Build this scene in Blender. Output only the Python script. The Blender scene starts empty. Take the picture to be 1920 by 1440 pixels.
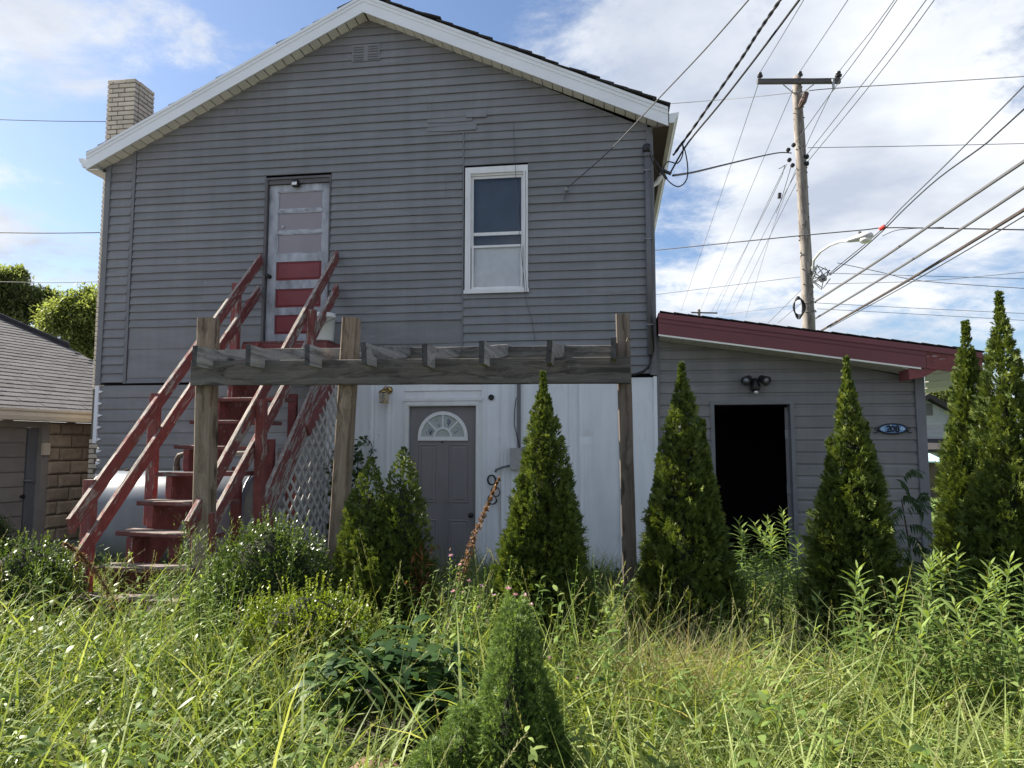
import bpy, bmesh, math, random
import numpy as np
from mathutils import Vector, Matrix
random.seed(7)
RNG = np.random.default_rng(7)
S = bpy.context.scene
COL = S.collection

# ------------------------------------------------------------------ camera, sky, sun, exposure
F, YAW, PIT = 1350.0, math.radians(7.8), math.radians(5.1)
CAM = Vector((0.0, -9.2, 1.55))
_cy, _sy, _cp, _sp = math.cos(YAW), math.sin(YAW), math.cos(PIT), math.sin(PIT)
FW = Vector((-_sy*_cp, _cy*_cp, _sp)); RT = Vector((_cy, _sy, 0)); UP = Vector((_sy*_sp, -_cy*_sp, _cp))
cd = bpy.data.cameras.new('camera'); cam = bpy.data.objects.new('camera', cd); COL.objects.link(cam)
cd.sensor_width = 36.0; cd.lens = 36.0*F/1920.0; cd.clip_start = 0.05; cd.clip_end = 2000
M3 = Matrix((RT, UP, -FW)).transposed()
cam.matrix_world = Matrix.Translation(CAM) @ M3.to_4x4()
S.camera = cam

SUN_EL, SUN_AZ = math.radians(38), math.radians(14)      # az: angle behind the wall plane, sun on the left
sun_dir = Vector((-math.cos(SUN_AZ)*math.cos(SUN_EL), math.sin(SUN_AZ)*math.cos(SUN_EL), math.sin(SUN_EL)))
sl = bpy.data.lights.new('sun', 'SUN'); sl.energy = 5.0; sl.angle = math.radians(0.53); sl.color = (1.0, 0.93, 0.80)
so = bpy.data.objects.new('sun', sl); COL.objects.link(so)
so.rotation_euler = sun_dir.to_track_quat('Z', 'Y').to_euler()
S.view_settings.view_transform = 'Standard'; S.view_settings.look = 'None'
S.view_settings.gamma = 1.0; S.view_settings.use_curve_mapping = False
S.view_settings.exposure = 1.5

W = bpy.data.worlds.new('World'); S.world = W; W.use_nodes = True
nt = W.node_tree; nt.nodes.clear()
def N(t, **k):
    n = nt.nodes.new(t)
    for a, b in k.items(): setattr(n, a, b)
    return n
def Lk(a, b): nt.links.new(a, b)
sky = N('ShaderNodeTexSky', sky_type='NISHITA', sun_disc=False)
sky.sun_elevation = SUN_EL; sky.sun_rotation = math.atan2(sun_dir.x, sun_dir.y)
sky.air_density = 1.0; sky.dust_density = 0.9; sky.ozone_density = 1.5
tc = N('ShaderNodeTexCoord'); sep = N('ShaderNodeSeparateXYZ'); Lk(tc.outputs['Generated'], sep.inputs[0])
zz = N('ShaderNodeMath', operation='MAXIMUM'); Lk(sep.outputs[2], zz.inputs[0]); zz.inputs[1].default_value = 0.0
za = N('ShaderNodeMath', operation='ADD'); Lk(zz.outputs[0], za.inputs[0]); za.inputs[1].default_value = 0.22
dx = N('ShaderNodeMath', operation='DIVIDE'); Lk(sep.outputs[0], dx.inputs[0]); Lk(za.outputs[0], dx.inputs[1])
dy = N('ShaderNodeMath', operation='DIVIDE'); Lk(sep.outputs[1], dy.inputs[0]); Lk(za.outputs[0], dy.inputs[1])
cmb = N('ShaderNodeCombineXYZ'); Lk(dx.outputs[0], cmb.inputs[0]); Lk(dy.outputs[0], cmb.inputs[1])
CLOUD_OFF = (-10.14, 3.25, 0.0)
mp = N('ShaderNodeMapping'); Lk(cmb.outputs[0], mp.inputs[0]); mp.inputs['Location'].default_value = CLOUD_OFF
n1 = N('ShaderNodeTexNoise'); n1.inputs['Scale'].default_value = 0.9; n1.inputs['Detail'].default_value = 9; n1.inputs['Roughness'].default_value = 0.62
n1.inputs['Distortion'].default_value = 0.35
Lk(mp.outputs[0], n1.inputs['Vector'])
n3 = N('ShaderNodeTexNoise'); n3.inputs['Scale'].default_value = 3.4; n3.inputs['Detail'].default_value = 8; n3.inputs['Roughness'].default_value = 0.66; n3.inputs['Distortion'].default_value = .6
Lk(mp.outputs[0], n3.inputs['Vector'])
brk = N('ShaderNodeMath', operation='MULTIPLY_ADD'); Lk(n3.outputs['Fac'], brk.inputs[0]); brk.inputs[1].default_value = .40; Lk(n1.outputs['Fac'], brk.inputs[2])
mr = N('ShaderNodeMapRange', interpolation_type='SMOOTHSTEP'); Lk(brk.outputs[0], mr.inputs[0])
mr.inputs[1].default_value = 0.622; mr.inputs[2].default_value = 0.785
n2 = N('ShaderNodeTexNoise'); n2.inputs['Scale'].default_value = 2.1; n2.inputs['Detail'].default_value = 6; n2.inputs['Roughness'].default_value = 0.55
Lk(mp.outputs[0], n2.inputs['Vector'])
cr = N('ShaderNodeMapRange'); Lk(n2.outputs['Fac'], cr.inputs[0]); cr.inputs[1].default_value = 0.33; cr.inputs[2].default_value = 0.62
ccol = N('ShaderNodeMixRGB'); Lk(cr.outputs[0], ccol.inputs[0])
ccol.inputs[1].default_value = (3.7, 4.15, 5.0, 1); ccol.inputs[2].default_value = (6.5, 6.7, 7.0, 1)
mixc = N('ShaderNodeMixRGB'); Lk(mr.outputs[0], mixc.inputs[0])
tint = N('ShaderNodeMixRGB', blend_type='MULTIPLY'); tint.inputs[0].default_value = 1.0
Lk(sky.outputs[0], tint.inputs[1]); tint.inputs[2].default_value = (0.92, 0.98, 1.08, 1)
Lk(tint.outputs[0], mixc.inputs[1]); Lk(ccol.outputs[0], mixc.inputs[2])
bg = N('ShaderNodeBackground'); Lk(mixc.outputs[0], bg.inputs[0]); bg.inputs[1].default_value = 0.056
wo = N('ShaderNodeOutputWorld'); Lk(bg.outputs[0], wo.inputs[0])

# ------------------------------------------------------------------ measuring helpers (photo pixel -> place in the world)
def ray(px, py): return FW + RT*((px-960)/F) + UP*((720-py)/F)
def at(px, py, Y=0.0):
    r = ray(px, py); return CAM + r*((Y-CAM.y)/r.y)
def atx(px, py, X):
    r = ray(px, py); return CAM + r*((X-CAM.x)/r.x)
def atw(px, py, w): return CAM + ray(px, py)*w
def atz(px, py, Z):
    r = ray(px, py); return CAM + r*((Z-CAM.z)/r.z)

# ------------------------------------------------------------------ materials
def newmat(name):
    m = bpy.data.materials.new(name); m.use_nodes = True
    t = m.node_tree; t.nodes.clear(); return m, t
def nd(t, ty, **k):
    n = t.nodes.new(ty)
    for a, b in k.items():
        if a.startswith('i_'): n.inputs[a[2:]].default_value = b
        else: setattr(n, a, b)
    return n
def c4(c): return (c[0], c[1], c[2], 1)
def objcoord(t, scale, rnd=True):
    tc = nd(t, 'ShaderNodeTexCoord'); mp = nd(t, 'ShaderNodeMapping'); mp.inputs['Scale'].default_value = scale
    if rnd:
        oi = nd(t, 'ShaderNodeObjectInfo'); ad = nd(t, 'ShaderNodeVectorMath', operation='MULTIPLY_ADD')
        t.links.new(oi.outputs['Random'], ad.inputs[0]); ad.inputs[1].default_value = (37, 53, 71)
        t.links.new(tc.outputs['Object'], ad.inputs[2]); t.links.new(ad.outputs[0], mp.inputs[0])
    else: t.links.new(tc.outputs['Object'], mp.inputs[0])
    return mp.outputs[0]
def noise(t, vec, scale, detail=4, rough=.55, dist=0):
    n = nd(t, 'ShaderNodeTexNoise'); n.inputs['Scale'].default_value = scale; n.inputs['Detail'].default_value = detail
    n.inputs['Roughness'].default_value = rough; n.inputs['Distortion'].default_value = dist
    t.links.new(vec, n.inputs['Vector']); return n.outputs['Fac']
def ramp(t, fac, stops):
    r = nd(t, 'ShaderNodeValToRGB'); e = r.color_ramp.elements
    while len(e) < len(stops): e.new(.5)
    for i, (p, c) in enumerate(stops): e[i].position = p; e[i].color = c4(c) if hasattr(c, '__len__') else (c, c, c, 1)
    t.links.new(fac, r.inputs[0]); return r.outputs[0]
def mixrgb(t, fac, a, b, mode='MIX'):
    m = nd(t, 'ShaderNodeMixRGB', blend_type=mode)
    for i, v in ((0, fac), (1, a), (2, b)):
        if hasattr(v, 'is_linked') or hasattr(v, 'links'): t.links.new(v, m.inputs[i])
        elif i == 0: m.inputs[0].default_value = v
        else: m.inputs[i].default_value = c4(v)
    return m.outputs[0]
def finish(t, col, rough=.7, bumpfac=None, bump=.3, dist=.01, metallic=0, spec=.4):
    p = nd(t, 'ShaderNodeBsdfPrincipled'); o = nd(t, 'ShaderNodeOutputMaterial')
    if hasattr(col, 'links'): t.links.new(col, p.inputs['Base Color'])
    else: p.inputs['Base Color'].default_value = c4(col)
    if hasattr(rough, 'links'): t.links.new(rough, p.inputs['Roughness'])
    else: p.inputs['Roughness'].default_value = rough
    p.inputs['Metallic'].default_value = metallic
    p.inputs['Specular IOR Level'].default_value = spec
    if bumpfac is not None:
        b = nd(t, 'ShaderNodeBump'); b.inputs['Strength'].default_value = bump; b.inputs['Distance'].default_value = dist
        t.links.new(bumpfac, b.inputs['Height']); t.links.new(b.outputs[0], p.inputs['Normal'])
    t.links.new(p.outputs[0], o.inputs[0]); return p
def perobj(t, amt):
    oi = nd(t, 'ShaderNodeObjectInfo'); mr = nd(t, 'ShaderNodeMapRange'); t.links.new(oi.outputs['Random'], mr.inputs[0])
    mr.inputs[3].default_value = 1-amt; mr.inputs[4].default_value = 1+amt; return mr.outputs[0]
def mulv(t, col, val):
    v = nd(t, 'ShaderNodeVectorMath', operation='SCALE')
    t.links.new(col, v.inputs[0]); t.links.new(val, v.inputs['Scale']); return v.outputs[0]
def simple(name, c, rough=.6, var=.18, scale=6, stretch=(1, 1, 1), bump=.12, metallic=0, spec=.4, obj=.06, dirt=None, dirt_at=.6, fine=60, streak=0):
    """painted / plain surface: two scales of uneven colour, fine relief, a little difference from piece to piece"""
    m, t = newmat(name)
    v = objcoord(t, stretch)
    a = noise(t, v, scale, 5, .6)
    lo = tuple(x*(1-var) for x in c); hi = tuple(min(1, x*(1+var)) for x in c)
    col = ramp(t, a, [(.3, lo), (.7, hi)])
    if dirt is not None:
        d = noise(t, v, scale*.45, 7, .7, .4)
        col = mixrgb(t, ramp(t, d, [(dirt_at, 0), (dirt_at+.12, 1)]), col, dirt)
    if obj: col = mulv(t, col, perobj(t, obj))
    if streak:      # rain streaks and fading that run down over the joints
        gp = nd(t, 'ShaderNodeNewGeometry'); m2 = nd(t, 'ShaderNodeMapping'); m2.inputs['Scale'].default_value = (5, 5, .45); t.links.new(gp.outputs['Position'], m2.inputs[0])
        s1 = noise(t, m2.outputs[0], 1.0, 5, .62, .3); s2 = noise(t, gp.outputs['Position'], .55, 4, .6)
        for s_, a_ in ((s1, streak), (s2, streak*.9)):
            r_ = nd(t, 'ShaderNodeMapRange'); t.links.new(s_, r_.inputs[0]); r_.inputs[1].default_value = .32; r_.inputs[2].default_value = .68; r_.inputs[3].default_value = 1-a_; r_.inputs[4].default_value = 1+a_*.6
            col = mulv(t, col, r_.outputs[0])
    f = noise(t, v, fine, 3, .6)
    finish(t, col, rough, f, bump, .004, metallic, spec); return m
def wood(name, c1, c2, c3, grain=26, rough=.85, knots=True, bump=.5):
    """weathered timber: grain along the local X axis, streaks, a knot here and there, checks"""
    m, t = newmat(name)
    v = objcoord(t, (.35, 1, 1))
    w1 = noise(t, v, 5.5, 3, .5, .6)
    sc = nd(t, 'ShaderNodeVectorMath', operation='MULTIPLY'); t.links.new(v, sc.inputs[0]); sc.inputs[1].default_value = (1.0, grain, grain)
    sm = nd(t, 'ShaderNodeVectorMath', operation='ADD'); t.links.new(sc.outputs[0], sm.inputs[0])
    sw = nd(t, 'ShaderNodeVectorMath', operation='SCALE'); t.links.new(w1, sw.inputs[0]); sw.inputs['Scale'].default_value = 3.2
    t.links.new(sw.outputs[0], sm.inputs[1])
    g = noise(t, sm.outputs[0], 1.0, 5, .65, .3)
    col = ramp(t, g, [(.34, tuple(x*.72 for x in c1)), (.47, c2), (.64, c3)])
    blot = noise(t, v, 2.2, 5, .6)
    col = mixrgb(t, ramp(t, blot, [(.35, 0), (.7, .55)]), col, c1)
    if knots:
        vo = nd(t, 'ShaderNodeTexVoronoi'); vo.inputs['Scale'].default_value = 3.3; t.links.new(v, vo.inputs['Vector'])
        col = mixrgb(t, ramp(t, vo.outputs['Distance'], [(.05, 1), (.13, 0)]), col, tuple(x*.28 for x in c1))
    col = mulv(t, col, perobj(t, .16))
    finish(t, col, rough, g, bump, .006, 0, .25); return m
def peeling(name, paint, bare, amount=.5, white=(.42, .40, .37)):
    """red paint flaking off; the flakes run with the grain (local X) and the upper faces have lost most"""
    m, t = newmat(name)
    v = objcoord(t, (1, 1, 1))
    sc = nd(t, 'ShaderNodeMapping'); sc.inputs['Scale'].default_value = (5, 26, 26); t.links.new(v, sc.inputs[0])
    f = noise(t, sc.outputs[0], 1.0, 7, .68, .5)
    big = noise(t, v, 2.3, 3, .5)
    geo = nd(t, 'ShaderNodeNewGeometry'); sp = nd(t, 'ShaderNodeSeparateXYZ'); t.links.new(geo.outputs['Normal'], sp.inputs[0])
    up = nd(t, 'ShaderNodeMapRange'); t.links.new(sp.outputs[2], up.inputs[0]); up.inputs[1].default_value = .35; up.inputs[2].default_value = .8
    up.inputs[3].default_value = 0; up.inputs[4].default_value = .17
    a1 = nd(t, 'ShaderNodeMath', operation='ADD'); t.links.new(f, a1.inputs[0]); t.links.new(up.outputs[0], a1.inputs[1])
    a2 = nd(t, 'ShaderNodeMath', operation='MULTIPLY_ADD'); t.links.new(big, a2.inputs[0]); a2.inputs[1].default_value = .34; t.links.new(a1.outputs[0], a2.inputs[2])
    mask = ramp(t, a2.outputs[0], [(.86-amount*.22, 0), (.885-amount*.22, 1)])
    g = noise(t, sc.outputs[0], 2.6, 4, .6)
    bcol = ramp(t, g, [(.3, tuple(x*.55 for x in bare)), (.5, bare), (.68, white)])
    pn = noise(t, v, 9, 4)
    pcol = ramp(t, pn, [(.3, tuple(x*.75 for x in paint)), (.7, tuple(x*1.2 for x in paint))])
    pcol = mulv(t, pcol, perobj(t, .12))
    col = mixrgb(t, mask, pcol, bcol)
    inv = nd(t, 'ShaderNodeMath', operation='SUBTRACT'); inv.inputs[0].default_value = 1; t.links.new(mask, inv.inputs[1])
    finish(t, col, .75, inv.outputs[0], .6, .004, 0, .3); return m
def leafmat(name, stops, trans=.45, rough=.5, spec=.3, attr='tint'):
    m, t = newmat(name)
    a = nd(t, 'ShaderNodeAttribute', attribute_name=attr)
    col = ramp(t, a.outputs['Fac'], stops)
    p = nd(t, 'ShaderNodeBsdfPrincipled'); t.links.new(col, p.inputs['Base Color']); p.inputs['Roughness'].default_value = rough
    p.inputs['Specular IOR Level'].default_value = spec
    tr = nd(t, 'ShaderNodeBsdfTranslucent')
    tcol = mixrgb(t, 1.0, col, (1.25, 1.2, .55), 'MULTIPLY'); t.links.new(tcol, tr.inputs['Color'])
    mx = nd(t, 'ShaderNodeMixShader'); mx.inputs[0].default_value = trans
    t.links.new(p.outputs[0], mx.inputs[1]); t.links.new(tr.outputs[0], mx.inputs[2])
    o = nd(t, 'ShaderNodeOutputMaterial'); t.links.new(mx.outputs[0], o.inputs[0]); return m
def glassmat(name, tintc=(.8, .85, .9), refl=.25):
    m, t = newmat(name)
    tr = nd(t, 'ShaderNodeBsdfTransparent'); tr.inputs[0].default_value = c4(tintc)
    gl = nd(t, 'ShaderNodeBsdfGlossy'); gl.inputs['Roughness'].default_value = .04
    fr = nd(t, 'ShaderNodeFresnel'); fr.inputs[0].default_value = 1.5
    mr = nd(t, 'ShaderNodeMath', operation='ADD'); t.links.new(fr.outputs[0], mr.inputs[0]); mr.inputs[1].default_value = refl-.04
    mx = nd(t, 'ShaderNodeMixShader'); t.links.new(mr.outputs[0], mx.inputs[0])
    t.links.new(tr.outputs[0], mx.inputs[1]); t.links.new(gl.outputs[0], mx.inputs[2])
    o = nd(t, 'ShaderNodeOutputMaterial'); t.links.new(mx.outputs[0], o.inputs[0]); return m

SID = simple('grey_siding_paint', (.190, .195, .205), .5, .11, 3.0, (.5, 1, 3), .12, obj=.055, dirt=(.165, .163, .162), dirt_at=.58, streak=.085)
SIDL = simple('old_grey_lap_siding', (.21, .215, .22), .55, .10, 3.0, (.5, 1, 2), .10, obj=.05, dirt=(.31, .31, .31), dirt_at=.64, streak=.10)
SIDX = simple('extension_siding_vinyl', (.196, .194, .193), .5, .10, 3.0, (.5, 1, 2), .08, obj=.04, dirt=(.27, .265, .26), dirt_at=.66, streak=.12)
TRIM = simple('grey_trim', (.158, .162, .172), .5, .10, 4, obj=.03)
WHITE = simple('white_aluminium', (.74, .77, .80), .42, .05, 3, (.4, 1, 1), .05, obj=.02, dirt=(.60, .63, .65), dirt_at=.66)
WWALL = simple('white_wall_sheet', (.70, .73, .77), .5, .06, 2.2, (1.5, 1, .3), .12, obj=.03, dirt=(.48, .47, .45), dirt_at=.56, fine=25, streak=.10)
WTRIM = simple('white_paint_trim', (.68, .69, .70), .55, .08, 7, (1, 1, .4), .15, obj=.04, dirt=(.40, .38, .35), dirt_at=.66)
SOFF = simple('cream_soffit', (.74, .73, .66), .5, .06, 4, obj=.05, dirt=(.45, .43, .37), dirt_at=.64)
PERF = simple('perforated_soffit', (.78, .76, .68), .5, .06, 4, obj=.04)
REDF = simple('maroon_fascia_paint', (.155, .042, .050), .45, .12, 3, (.4, 1, 1), .06, obj=.05)
REDP = peeling('peeling_red_paint', (.215, .068, .064), (.27, .225, .20), .60)
REDW = peeling('badly_peeling_red_paint', (.215, .070, .066), (.32, .28, .26), .85, (.52, .50, .47))
REDM = peeling('lightly_peeling_red_paint', (.195, .062, .060), (.33, .28, .27), .30, (.5, .46, .45))
TREADM = peeling('worn_tread_paint', (.15, .055, .053), (.19, .155, .14), .50, (.27, .23, .21))
GWOOD = wood('grey_weathered_wood', (.11, .106, .104), (.235, .225, .218), (.38, .365, .35))
ENDW = wood('dark_end_grain', (.035, .035, .036), (.06, .06, .06), (.09, .088, .086), knots=False)
DWOOD = wood('dark_weathered_beam', (.062, .058, .055), (.125, .117, .111), (.20, .19, .18))
PWOOD = wood('brown_treated_post', (.105, .078, .056), (.195, .150, .110), (.28, .23, .18), 22)
PWOOD2 = wood('dark_brown_post', (.072, .056, .046), (.135, .108, .088), (.20, .168, .142), 18)
POLEW = wood('utility_pole_wood', (.11, .095, .085), (.21, .19, .17), (.31, .285, .265), 12, knots=False, bump=.9)
ARMW = wood('crossarm_wood', (.05, .048, .05), (.085, .08, .08), (.13, .125, .12), knots=False)
SILVER = simple('silver_brushed_door_paint', (.33, .35, .39), .38, .45, 7, (1, 1, .4), .2, obj=.05, spec=.5)
TAUPE = simple('taupe_painted_glass', (.24, .215, .24), .3, .06, 3, obj=.04, spec=.5)
DRED = simple('red_door_panel', (.20, .040, .046), .42, .12, 4, obj=.05)
DGREY = simple('grey_steel_door', (.185, .177, .185), .42, .07, 3, (1, 1, .5), .10, obj=.02, dirt=(.145, .135, .135), dirt_at=.60, streak=.10)
DARKF = simple('dark_door_frame', (.10, .095, .10), .55, .2, 7)
BLACK = simple('black_plastic', (.015, .015, .018), .4, .2, 8, obj=0)
CABLE = simple('black_cable', (.02, .02, .022), .55, .2, 8, obj=0)
WIREG = simple('grey_wire', (.075, .078, .088), .5, .2, 8, obj=.1)
RUSTC = simple('rusty_cable', (.070, .056, .052), .7, .35, 1.6, obj=.1, dirt=(.17, .075, .05), dirt_at=.60)
CONDU = simple('conduit_grey', (.13, .13, .14), .45, .1, 5)
GALV = simple('galvanised', (.30, .31, .32), .45, .15, 9, metallic=.6)
BRASS = simple('old_brass', (.42, .30, .12), .32, .25, 20, metallic=1.0)
TANKM = simple('tank_blue_grey_paint', (.165, .19, .225), .36, .08, 2.5, (1, 1, 1), .06, obj=0, dirt=(.12, .12, .125), dirt_at=.63, spec=.45, streak=.12)
RUST = simple('rusty_pipe', (.10, .075, .06), .7, .4, 12, metallic=.3)
PIPEP = simple('pale_pipe', (.42, .36, .30), .5, .3, 9)
CREAM = simple('cream_gutter', (.62, .54, .42), .45, .08, 3, (.4, 1, 1), obj=.03)
BRICKC = simple('cream_brick', (.60, .53, .43), .85, .10, 9, obj=.12, dirt=(.33, .28, .23), dirt_at=.60, bump=.3)
MORTAR = simple('mortar', (.15, .13, .11), .9, .2, 20, obj=0)
BLOCKM = simple('tan_rock_face_block', (.34, .265, .195), .9, .22, 7, obj=.16, dirt=(.19, .15, .12), dirt_at=.60, bump=.55, fine=30)
GDOOR = simple('taupe_garage_paint', (.26, .235, .21), .6, .10, 5, (.4, 1, 1))
SHING = simple('grey_shingle', (.088, .084, .092), .95, .22, 22, obj=.20, bump=.5, fine=120)
SHINGD = simple('black_shingle', (.035, .033, .034), .95, .3, 18, obj=.15, bump=.5, fine=120)
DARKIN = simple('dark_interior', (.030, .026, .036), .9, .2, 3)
CURT = simple('pale_curtain', (.86, .88, .90), .85, .06, 6, obj=0)
CURTD = simple('blue_grey_blind', (.085, .10, .13), .6, .16, 3, (1, 1, .6), obj=0)
GLASS = glassmat('window_glass', (.97, .98, .99), .035)
GLASSL = glassmat('lantern_glass', (.85, .86, .82), .12)
FROST = simple('frosted_glass', (.36, .41, .40), .35, .08, 12, obj=0, dirt=(.10, .13, .24), dirt_at=.60)
CONC = simple('concrete', (.30, .29, .275), .9, .15, 5, bump=.4)
SOIL = simple('soil', (.045, .040, .026), .95, .4, 3, obj=0, bump=.8, fine=14)
DULL = simple('dull_ground', (.16, .155, .14), .95, .3, .8, obj=0, bump=.6, fine=20)
LAWN = simple('lawn_green', (.09, .16, .03), .95, .35, 1.4, obj=0, bump=.9, fine=40)
BUCK = simple('white_bucket_plastic', (.72, .72, .70), .4, .05, 4, obj=0, dirt=(.35, .30, .25), dirt_at=.66)
LATT = simple('white_lattice_paint', (.46, .44, .41), .65, .14, 9, obj=.12, dirt=(.30, .27, .24), dirt_at=.60)
LAMPG = simple('lamp_housing_grey', (.55, .56, .56), .4, .05, 5)
LENS = simple('lamp_lens', (.72, .72, .68), .12, .05, 9, obj=0, spec=.8)
REDT = simple('red_tape', (.60, .03, .02), .5, .1, 5, obj=0)
BARK = simple('bark', (.085, .062, .045), .95, .35, 10, (1, 1, .3), .8)
CORE = simple('dark_crown_core', (.018, .022, .010), .95, .4, 14, bump=.8)  # solid filler for crowns and shrubs: inner shade put into a dark colour
TEAL = simple('blue_metal_roof', (.40, .55, .60), .35, .06, 4)
BROWN = simple('brown_board', (.095, .065, .055), .8, .2, 5, (1, 1, .3))
TAN = simple('new_fence_board', (.50, .36, .22), .8, .12, 5, (1, 1, .3), obj=.12)
FARS = simple('far_grey_siding', (.34, .345, .36), .6, .06, 4)
STONE = simple('brown_stone', (.17, .105, .07), .9, .4, 14, bump=1.0, fine=40)

# ------------------------------------------------------------------ building helpers
def idx(o): return o
def par(o, parent):
    if parent is not None:
        bpy_w = WM.get(parent.name, Matrix.Identity(4)); o.parent = parent; o.matrix_parent_inverse = bpy_w.inverted()
WM = {}
def thing(name, loc, label, cat, group=None):
    o = bpy.data.objects.new(name, None); COL.objects.link(o); o.empty_display_size = .2
    o.location = loc; WM[o.name] = Matrix.Translation(Vector(loc)); tag(o, label, cat, group); return o
def tag(o, label=None, cat=None, group=None, kind=None):
    if label: o['label'] = label
    if cat: o['category'] = cat
    if group: o['group'] = group
    if kind: o['kind'] = kind
    return o
def mesh_obj(name, me, mat, parent=None, M=None):
    o = bpy.data.objects.new(name, me); COL.objects.link(o)
    if mat and not me.materials: me.materials.append(mat)
    M = M or Matrix.Identity(4)
    WM[o.name] = M; par(o, parent); o.matrix_basis = M
    return o
def mk(name, verts, faces, mat, parent=None, smooth=False):
    V = np.array([tuple(v) for v in verts], float); c = V.mean(0)
    me = bpy.data.meshes.new(name); me.from_pydata((V-c).tolist(), [], faces)
    bm = bmesh.new(); bm.from_mesh(me); bmesh.ops.recalc_face_normals(bm, faces=bm.faces); bm.to_mesh(me); bm.free()
    if smooth: me.polygons.foreach_set('use_smooth', [True]*len(me.polygons))
    return mesh_obj(name, me, mat, parent, Matrix.Translation(Vector(c)))
class MB:
    def __init__(s): s.v = []; s.f = []
    def add(s, vs, fs):
        b = len(s.v); s.v += [Vector(v) for v in vs]; s.f += [tuple(b+i for i in f) for f in fs]; return s
    def box(s, a, b):
        x0, y0, z0 = a; x1, y1, z1 = b
        return s.add([(x0,y0,z0),(x1,y0,z0),(x1,y1,z0),(x0,y1,z0),(x0,y0,z1),(x1,y0,z1),(x1,y1,z1),(x0,y1,z1)],
                     [(0,3,2,1),(4,5,6,7),(0,1,5,4),(1,2,6,5),(2,3,7,6),(3,0,4,7)])
    def hexa(s, p):     # 8 corners, bottom loop then top loop
        return s.add(p, [(0,3,2,1),(4,5,6,7),(0,1,5,4),(1,2,6,5),(2,3,7,6),(3,0,4,7)])
    def prism(s, poly, ax, a, b):   # polygon in the two other axes, swept along axis ax from a to b
        n = len(poly)
        def P(q, k):
            l = list(q); l.insert(ax, k); return tuple(l)
        vs = [P(q, a) for q in poly]+[P(q, b) for q in poly]
        return s.add(vs, [tuple(range(n))[::-1], tuple(range(n, 2*n))]+[(i, (i+1)%n, n+(i+1)%n, n+i) for i in range(n)])
    def slab(s, poly, nrm):         # planar polygon given thickness vector
        n = len(poly); p = [Vector(q) for q in poly]; d = Vector(nrm)
        return s.add(p+[q+d for q in p], [tuple(range(n))[::-1], tuple(range(n, 2*n))]+[(i, (i+1)%n, n+(i+1)%n, n+i) for i in range(n)])
    def tube(s, pts, r, n=8, cap=True):
        pts = [Vector(p) for p in pts]; R = r if hasattr(r, '__len__') else [r]*len(pts)
        d0 = (pts[1]-pts[0]).normalized(); u = d0.orthogonal().normalized(); b = len(s.v)
        for i, p in enumerate(pts):
            d = (pts[min(i+1, len(pts)-1)]-pts[max(i-1, 0)]).normalized()
            u = (u-d*u.dot(d)).normalized(); w = d.cross(u)
            for k in range(n):
                a = 2*math.pi*k/n; s.v.append(p+(u*math.cos(a)+w*math.sin(a))*R[i])
        for i in range(len(pts)-1):
            for k in range(n):
                s.f.append((b+i*n+k, b+i*n+(k+1)%n, b+(i+1)*n+(k+1)%n, b+(i+1)*n+k))
        if cap: s.f.append(tuple(b+k for k in range(n))[::-1]); s.f.append(tuple(b+(len(pts)-1)*n+k for k in range(n)))
        return s
    def lathe(s, prof, c, axis=(0,0,1), n=16):  # prof: (radius, height along axis)
        a = Vector(axis).normalized(); u = a.orthogonal().normalized(); w = a.cross(u); c = Vector(c); b = len(s.v)
        for r, h in prof:
            for k in range(n):
                t = 2*math.pi*k/n; s.v.append(c+a*h+(u*math.cos(t)+w*math.sin(t))*max(r, 1e-4))
        for i in range(len(prof)-1):
            for k in range(n): s.f.append((b+i*n+k, b+i*n+(k+1)%n, b+(i+1)*n+(k+1)%n, b+(i+1)*n+k))
        s.f.append(tuple(b+k for k in range(n))[::-1]); s.f.append(tuple(b+(len(prof)-1)*n+k for k in range(n)))
        return s
    def build(s, name, mat, parent=None, smooth=False): return mk(name, s.v, s.f, mat, parent, smooth)
def board(name, p0, p1, w, th, mat, parent=None, up=(0,0,1), bev=.004, warp=.0, ends=None):
    """timber from p0 to p1 (centre line), w across in the 'up' direction, th thick; grain along local X, worn edges"""
    p0 = Vector(p0); p1 = Vector(p1); d = p1-p0; L = d.length; d.normalize()
    u = Vector(up); u = u-d*u.dot(d)
    u = d.orthogonal() if u.length < 1e-4 else u; u.normalize(); q = u.cross(d)   # q = local Y
    n = max(2, int(L/.35)+1); bm = bmesh.new(); ph = random.random()*9
    prof = [(-th/2, -w/2+bev), (-th/2+bev, -w/2), (th/2-bev, -w/2), (th/2, -w/2+bev), (th/2, w/2-bev), (th/2-bev, w/2), (-th/2+bev, w/2), (-th/2, w/2-bev)]
    rows = []
    for i in range(n):
        f = i/(n-1); x = (f-.5)*L
        oy = warp*math.sin(f*3.1+ph); oz = warp*math.cos(f*2.3+ph)
        e = (ends or (0, 0))[0 if i == 0 else 1] if i in (0, n-1) else 0     # slant of the end cuts
        rows.append([bm.verts.new((x+e*b/w*2, a+oy+random.uniform(-1, 1)*bev*.35, b+oz+random.uniform(-1, 1)*bev*.35)) for a, b in prof])
    for r0, r1 in zip(rows, rows[1:]):
        for k in range(8): bm.faces.new((r0[k], r1[k], r1[(k+1)%8], r0[(k+1)%8]))
    bm.faces.new(rows[0]); bm.faces.new(rows[-1][::-1])
    bmesh.ops.recalc_face_normals(bm, faces=bm.faces)
    me = bpy.data.meshes.new(name); bm.to_mesh(me); bm.free()
    M = Matrix((d, q, u)).transposed().to_4x4(); M.translation = (p0+p1)/2
    return mesh_obj(name, me, mat, parent, M)
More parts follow.
